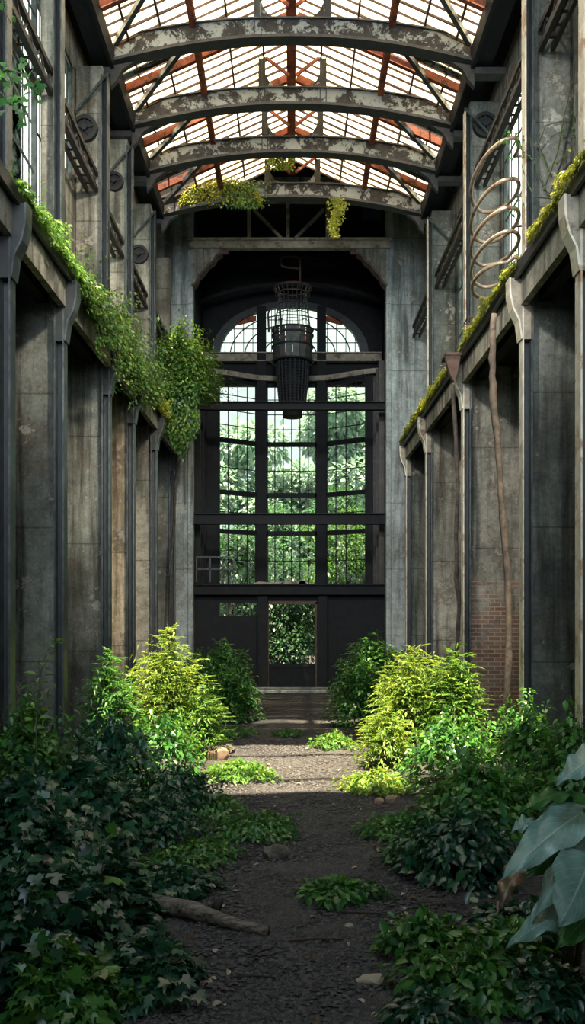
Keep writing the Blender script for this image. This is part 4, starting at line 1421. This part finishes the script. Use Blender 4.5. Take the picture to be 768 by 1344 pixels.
B1, B2, B3 = M['big_leaf'], M['big_leaf_green'], M['big_leaf_brown']
camd = V((0, -1, .35))
big_leaf(P(800, 985, 4.75), P(731, 1018, 4.6), .11, (-.3, -.5, .9), .35, B1)
big_leaf(P(768, 1062, 4.8), P(662, 1140, 4.5), .125, (-.25, -.75, .7), .3, B1)
big_leaf(P(775, 1095, 4.75), P(690, 1205, 4.55), .085, (-.7, -.6, .5), .25, B1)
big_leaf(P(775, 1128, 4.6), P(738, 1215, 4.4), .17, (.1, -.95, .35), .2, B1)
big_leaf(P(745, 1040, 4.95), P(683, 1055, 4.7), .07, (-.1, -.4, .9), .3, B2)
big_leaf(P(775, 1050, 4.95), P(690, 1100, 4.75), .1, (-.1, -.8, .5), .3, B2)
big_leaf(P(760, 1100, 4.98), P(690, 1150, 4.8), .09, (0, -.9, .3), .3, B2)
big_leaf(P(745, 1195, 4.7), P(668, 1232, 4.45), .075, (-.2, -.6, .8), .3, B1)
big_leaf(P(775, 1200, 4.6), P(735, 1240, 4.4), .08, (0, -.8, .5), .3, B2)
big_leaf(P(686, 1132, 4.75), P(648, 1190, 4.6), .07, (-.7, -.6, .3), .4, B3, 'withered brown leaf')
big_leaf(P(700, 1075, 4.98), P(672, 1090, 4.85), .05, (-.2, -.6, .8), .2, B1)
for (a, b, Yq) in ((768, 1062, 4.8), (775, 1095, 4.75), (775, 1128, 4.6), (745, 1040, 4.95), (800, 985, 4.75), (745, 1195, 4.7)):
    q = P(a, b, Yq)
    g0 = V((rp_.x + random.uniform(-.06, .06), 4.9, root.location.z))
    mid = g0.lerp(q, .55) + V((.02, .02, .05))
    MB().tube([g0, mid, q], [.014, .012, .008], 7).build('stalk', M['stem'], root, smooth=True)

# ------------------------------------------------------------------ ground litter
def rock(name, px, py, wpx, hpx, label, mat, cat='stone', sd=1, group=None, flat=1.0):
    Y = CH * F / (py - HY)
    X = (px - CX) * Y / F
    a, h = wpx * Y / F / 2, hpx * Y / F
    rg = np.random.RandomState(sd)
    import bmesh
    bm = bmesh.new()
    bmesh.ops.create_icosphere(bm, subdivisions=3, radius=1)
    k = rg.normal(0, 1, (14, 3)); k /= np.linalg.norm(k, axis=1, keepdims=True)
    off = rg.uniform(.62, .9, 14)
    for v in bm.verts:
        p = np.array(v.co)
        for kk, oo in zip(k, off):
            dd = p.dot(kk)
            if dd > oo: p = p - kk * (dd - oo)
        v.co = V(p * np.array([a, a * .75, h * .62]) * (1 + rg.normal(0, .012)))
    me = bpy.data.meshes.new(name)
    bm.to_mesh(me); bm.free()
    me.materials.append(mat)
    o = bpy.data.objects.new(name, me); COL.objects.link(o)
    o.location = (X, Y, floor_z(X, Y) + h * .3)
    o.rotation_euler.z = rg.uniform(-.4, .4)
    return tag(o, label, cat, group or 'stones on the ground')


rock('stone', 363, 1126, 42, 19, 'largest grey-brown stone lying on the path', M['stone'], sd=3)
rock('stone', 285, 998, 34, 20, 'reddish stone at the left path edge beside the sunlit patch', M['stone_warm'], sd=5)
rock('stone', 300, 988, 22, 12, 'small dark stone behind the reddish stone', M['stone'], sd=6)
rock('stone', 515, 1054, 20, 12, 'pale sunlit stone under the lime plant patch', M['stone_warm'], sd=7)
rock('stone', 498, 1055, 16, 9, 'smaller pale stone left of the pale sunlit stone', M['stone_warm'], sd=8)
rock('stone', 536, 1066, 18, 10, 'brown stone half under the leaves on the right', M['stone'], sd=9)
rock('stone', 110, 1338, 70, 30, 'broad grey stone among the ivy at the bottom left', M['stone'], sd=10)
rock('stone', 735, 1338, 46, 26, 'reddish brown stone in the bottom right corner', M['stone_warm'], sd=11)
rock('stone', 488, 1288, 46, 10, 'flat pale stone slab on the near path', M['dead_pale'], sd=12)
rock('stone', 655, 1215, 22, 14, 'brown stone in front of the withered leaf', M['stone_warm'], sd=13)
rock('stone', 380, 1126, 14, 8, 'small stone touching the right of the largest stone', M['stone'], sd=15)
rock('stone', 458, 1215, 12, 6, 'small pale stone below the clump on the path', M['dead_pale'], sd=16)

# fallen log
r0, r1 = P(200, 1192, 6.0), P(352, 1229, 5.6)
zg = lambda p, k: V((p.x, p.y, floor_z(p.x, p.y) + k))
lp = [zg(P(200, 0, 6.05), .07), zg(P(232, 0, 5.95), .066), zg(P(262, 0, 5.85), .06), zg(P(283, 0, 5.78), .046), zg(P(312, 0, 5.68), .036), zg(P(352, 0, 5.58), .03)]
r = empty('fallen_log', lp[2] - V((0, 0, .08)), 'weathered grey fallen log lying from the ivy onto the path', 'log')
lw = []
lr = []
rr_ = [.052, .058, .056, .044, .036, .031]
rg = np.random.RandomState(4)
for i in range(5):
    for k in range(4):
        f = k / 4
        lw.append(lp[i].lerp(lp[i + 1], f) + V((rg.normal(0, .003), rg.normal(0, .003), rg.normal(0, .003)))); lr.append((rr_[i] * (1 - f) + rr_[i + 1] * f) * rg.uniform(.95, 1.05))
lw.append(lp[5]); lr.append(rr_[5])
tk = MB().tube(lw, lr, 14).build('trunk', M['log'], r, smooth=True)
MB().tube([lp[2] + V((.1, 0, .02)), lp[2] + V((.13, -.01, .085)), lp[2] + V((.125, -.01, .1))], [.035, .028, .02], 8).build('knot_stub', M['bark'], tk, smooth=True)

# twigs
for i, (x0, y0, x1, y1, lab) in enumerate(((302, 1288, 362, 1287, 'thin dark twig lying on the near path'), (378, 1238, 450, 1234, 'reddish twig lying under the path clump'), (440, 1198, 545, 1206, 'brown twig lying right of the path clump'),
                                          (330, 1262, 352, 1250, 'short pale twig below the fallen log end'), (560, 1330, 660, 1318, 'brown twig under the leaves at the bottom right'), (545, 1195, 600, 1192, 'pale root lying in front of the dark glossy bush'))):
    Ya, Yb2 = CH * F / (y0 - HY), CH * F / (y1 - HY)
    a, b = zg(P(x0, y0, Ya), .012), zg(P(x1, y1, Yb2), .012)
    m = a.lerp(b, .5) + V((0, .02, .006))
    tag(MB().tube([a, m, b], [.008, .007, .004], 6).build('twig', M['bark'] if i != 1 else M['rust_dark'], smooth=True), lab, 'twig', 'twigs on the path')

# fallen leaves: four shapes, copied
def dead_mesh(sd, mat):
    rg = np.random.RandomState(sd)
    tv, tf = TPL['ovate']
    vs = [V((a[0] * rg.uniform(.8, 1.3), a[1] - .5, a[2] * 2 + rg.uniform(0, .12))) for a in tv]
    me = bpy.data.meshes.new('fallen_leaf'); me.from_pydata(vs, [], tf); me.update(); me.materials.append(mat)
    return me


dm = [dead_mesh(1, M['dead']), dead_mesh(2, M['dead']), dead_mesh(3, M['dead_pale']), dead_mesh(4, M['dead_pale'])]
rg = np.random.RandomState(12)
cnt = 0
protos = {}
while cnt < 150:
    py_ = rg.uniform(985, 1340); Y = CH * F / (py_ - HY)
    e0 = np.interp(py_, [985, 1030, 1090, 1190, 1344], [300, 330, 330, 255, 250]); e1 = np.interp(py_, [985, 1060, 1130, 1200, 1344], [440, 480, 520, 560, 540])
    px_ = rg.uniform(e0, e1) if rg.rand() < .4 else (rg.normal(e0 + 12, 16) if rg.rand() < .35 else rg.normal(e1 - 12, 24)); X = (px_ - CX) * Y / F
    k = rg.randint(4)
    if k not in protos:
        o = bpy.data.objects.new('fallen_leaf', dm[k]); protos[k] = o
    else:
        o = protos[k].copy()
    COL.objects.link(o)
    s_ = rg.uniform(.025, .07)
    o.scale = (s_, s_, s_)
    o.location = (X, Y, floor_z(X, Y) + .012)
    o.rotation_euler = (rg.normal(0, .25), rg.normal(0, .25), rg.uniform(0, 6.28))
    tag(o, ('brown curled leaf' if k < 2 else 'pale dry leaf') + ' fallen on the dark gravel path', 'leaf', 'fallen brown leaves' if k < 2 else 'fallen pale leaves')
    cnt += 1

# gravel on the near path: nobody could count it
rg = np.random.RandomState(21)
mb = MB()
oc = [(1, 0, 0), (-1, 0, 0), (0, 1, 0), (0, -1, 0), (0, 0, 1), (0, 0, -1)]
of = [(0, 2, 4), (2, 1, 4), (1, 3, 4), (3, 0, 4), (2, 0, 5), (1, 2, 5), (3, 1, 5), (0, 3, 5)]
for _ in range(20000):
    Y = 4.1 + 10 * rg.uniform() ** 1.7
    X = rg.normal(.0, .55)
    s_ = rg.uniform(.006, .02)
    z = floor_z(X, Y)
    q = rg.uniform(0, 3.1); cq, sq_ = math.cos(q), math.sin(q)
    mb.add([(X + s_ * (v[0] * cq * 1.3 - v[1] * sq_), Y + s_ * (v[0] * sq_ * 1.3 + v[1] * cq), z + .004 + s_ * .6 * v[2]) for v in oc], of)
tag(mb.build('gravel', M['pebble']), 'loose dark gravel scattered over the earth path', 'gravel', None, 'stuff')

# ------------------------------------------------------------------ trees outside
def tree(px, Y, z_top, rx, label, mat, n, leaf, zb=0.2, sd=1):
    pl = Plant(sd)
    X = (px - CX) * Y / F
    rg = pl.rg
    r = empty('tree', (X, Y, -.05), label, 'tree', 'trees outside the windows')
    H = z_top
    cs = []
    for k in range(14):
        q = rg.uniform(0, 6.28); f = rg.uniform(0, 1) ** .6
        cs.append(np.array([X + rx * .7 * f * math.cos(q), Y + rx * .5 * f * math.sin(q), zb + .8 + (H - zb - 1.4) * rg.uniform(0, 1)]))
    for _ in range(n):
        c = cs[rg.randint(len(cs))]
        u = rg.normal(0, 1, 3); u /= np.linalg.norm(u)
        p = c + u * np.array([rx * .42, rx * .42, rx * .36]) * rg.uniform(.55, 1.0)
        if p[2] < .05 or p[1] < 27.2: continue
        pl.leaf(p, u + np.array([0, 0, -.6]) + rg.normal(0, .4, 3), np.array([0, 0, .8]) + u * .7 + rg.normal(0, .3, 3), leaf * rg.uniform(.6, 1.3))
    leaf_object('crown', pl.pos, pl.al, pl.nr, pl.sz, 'quad', mat, r)
    mb = MB().tube([V((X, Y, -.1)), V((X + .05, Y, H * .4)), V((X - .05, Y, H * .75))], [.16, .12, .05], 8)
    for c in cs[:7]: mb.tube([V((X + .03, Y, H * .3)), V(c)], [.05, .015], 5)
    mb.build('trunk', M['bark'], r, smooth=True)


NTm, FTm = M['tree_near'], M['tree_far']
tree(450, 31.6, 5.9, 1.6, 'bright leafy tree pressing against the right bay window outside', leaf('tree_bright', (40, 74, 38), (64, 102, 46), (96, 130, 58), .4, (110, 150, 50)), 6500, .12, 1.6, 41)
tree(384, 33, 3.9, 2.2, 'low dark green tree seen through the doorway', NTm, 9000, .15, -.6, 42)
tree(300, 33, 5.2, 1.7, 'dark green tree outside the left bay window', NTm, 7000, .15, -.4, 43)
tree(490, 33, 6.6, 1.9, 'tall dark tree outside the right edge of the bay', NTm, 9000, .15, -.4, 44)
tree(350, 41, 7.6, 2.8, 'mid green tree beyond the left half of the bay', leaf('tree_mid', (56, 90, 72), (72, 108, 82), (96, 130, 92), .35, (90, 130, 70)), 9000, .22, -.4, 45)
tree(430, 42, 7.0, 2.8, 'mid green tree beyond the right half of the bay', bpy.data.materials['tree_mid'], 9000, .22, -.4, 46)
tree(390, 43, 7.6, 2.6, 'mid green tree straight behind the middle window', bpy.data.materials['tree_mid'], 9000, .22, -.4, 52)
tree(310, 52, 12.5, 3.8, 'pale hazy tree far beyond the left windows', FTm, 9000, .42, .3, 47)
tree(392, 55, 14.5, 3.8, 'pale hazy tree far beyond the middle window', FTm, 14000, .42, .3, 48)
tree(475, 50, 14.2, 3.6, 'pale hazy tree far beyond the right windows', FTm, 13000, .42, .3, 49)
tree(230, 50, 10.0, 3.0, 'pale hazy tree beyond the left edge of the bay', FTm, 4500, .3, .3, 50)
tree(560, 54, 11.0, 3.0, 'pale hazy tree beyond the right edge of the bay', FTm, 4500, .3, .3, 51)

# ------------------------------------------------------------------ light
wd = bpy.data.worlds.new('World'); SC.world = wd
wd.use_nodes = True
nt = wd.node_tree; nt.nodes.clear()
out = nt.nodes.new('ShaderNodeOutputWorld'); bg = nt.nodes.new('ShaderNodeBackground')
tc = nt.nodes.new('ShaderNodeTexCoord'); sp = nt.nodes.new('ShaderNodeSeparateXYZ'); rp = nt.nodes.new('ShaderNodeValToRGB')
nt.links.new(tc.outputs['Generated'], sp.inputs[0]); nt.links.new(sp.outputs['Z'], rp.inputs['Fac'])
rp.color_ramp.elements[0].position = 0.0; rp.color_ramp.elements[0].color = (.34, .43, .40, 1)
e_ = rp.color_ramp.elements.new(.26); e_.color = (.42, .5, .46, 1)
rp.color_ramp.elements[2].position = .44; rp.color_ramp.elements[2].color = (1.0, .97, .9, 1)
nt.links.new(rp.outputs[0], bg.inputs['Color']); bg.inputs['Strength'].default_value = 2.6
nt.links.new(bg.outputs[0], out.inputs[0])


def sun(d, energy, color, angle):
    L = bpy.data.lights.new('sun', 'SUN'); L.energy = energy; L.color = color; L.angle = math.radians(angle)
    o = bpy.data.objects.new('sun', L); COL.objects.link(o)
    o.rotation_euler = V(d).to_track_quat('-Z', 'Y').to_euler()
    o.location = (-10, 0, 30)


sun((.03, .27, -1), 29, (1, .84, .58), .7)
L = bpy.data.lights.new('pier_fill_light', 'AREA'); L.shape = 'RECTANGLE'; L.size = 5.4; L.size_y = 4.2  # added fill behind the camera to brighten the piers; no real source
L.energy = 420; L.color = (.82, .92, 1); L.spread = math.radians(72)
o = bpy.data.objects.new('pier_fill_light', L); COL.objects.link(o)
o.location = (0, -2.7, 7.4); o.rotation_euler = V((0, 1, -.03)).to_track_quat('-Z', 'Y').to_euler()



def spot(loc, to, power, color, deg, blend, rad):  # added fill spots out of view, not fixtures of the hall
    L = bpy.data.lights.new('fill_spot', 'SPOT'); L.energy = power; L.color = color
    L.spot_size = math.radians(deg); L.spot_blend = blend; L.shadow_soft_size = rad
    o = bpy.data.objects.new('fill_spot', L); COL.objects.link(o)
    o.location = loc; o.rotation_euler = (V(to) - V(loc)).to_track_quat('-Z', 'Y').to_euler()


spot((2.2, 3.5, 9.4), (-3.1, 15.5, 5.6), 7200, (1, .9, .74), 42, .8, .35)  # added warm fill for the left wall
spot((-2.2, 3.5, 9.4), (3.1, 16.5, 5.4), 5200, (1, .95, .88), 42, .8, .35)  # added fill for the right wall
spot((1.6, 6.0, 10.0), (-3.1, 15.85, 3.2), 2200, (1, .88, .68), 17, .7, .2)  # added warm pool on the fourth left pier

spot((.4, 1.2, 9.6), (0, 6.2, .5), 800, (.66, .84, 1), 62, .8, .8)  # added cool fill for sheen on the foreground leaves
spot((0, 4, 9.8), (0, 22.4, 7.0), 3200, (.86, .95, 1), 26, .7, .4)  # added fill for the end wall

cam = bpy.data.cameras.new('Camera'); co = bpy.data.objects.new('Camera', cam); COL.objects.link(co)
co.location = (0, 0, CH); co.rotation_euler = (math.pi / 2, 0, 0)
cam.sensor_fit = 'VERTICAL'; cam.sensor_height = 36; cam.sensor_width = 36
cam.lens = F / 1344 * 36
cam.shift_y = (HY - 672) / 1344
cam.clip_end = 300
SC.camera = co
SC.view_settings.view_transform = 'Standard'
SC.view_settings.look = 'None'
SC.view_settings.exposure = 0.0
SC.cycles.max_bounces = 8
SC.cycles.diffuse_bounces = 4
SC.cycles.transparent_max_bounces = 12
SC.cycles.transmission_bounces = 6
SC.cycles.sample_clamp_indirect = 6
SC.cycles.caustics_reflective = False
SC.cycles.caustics_refractive = False
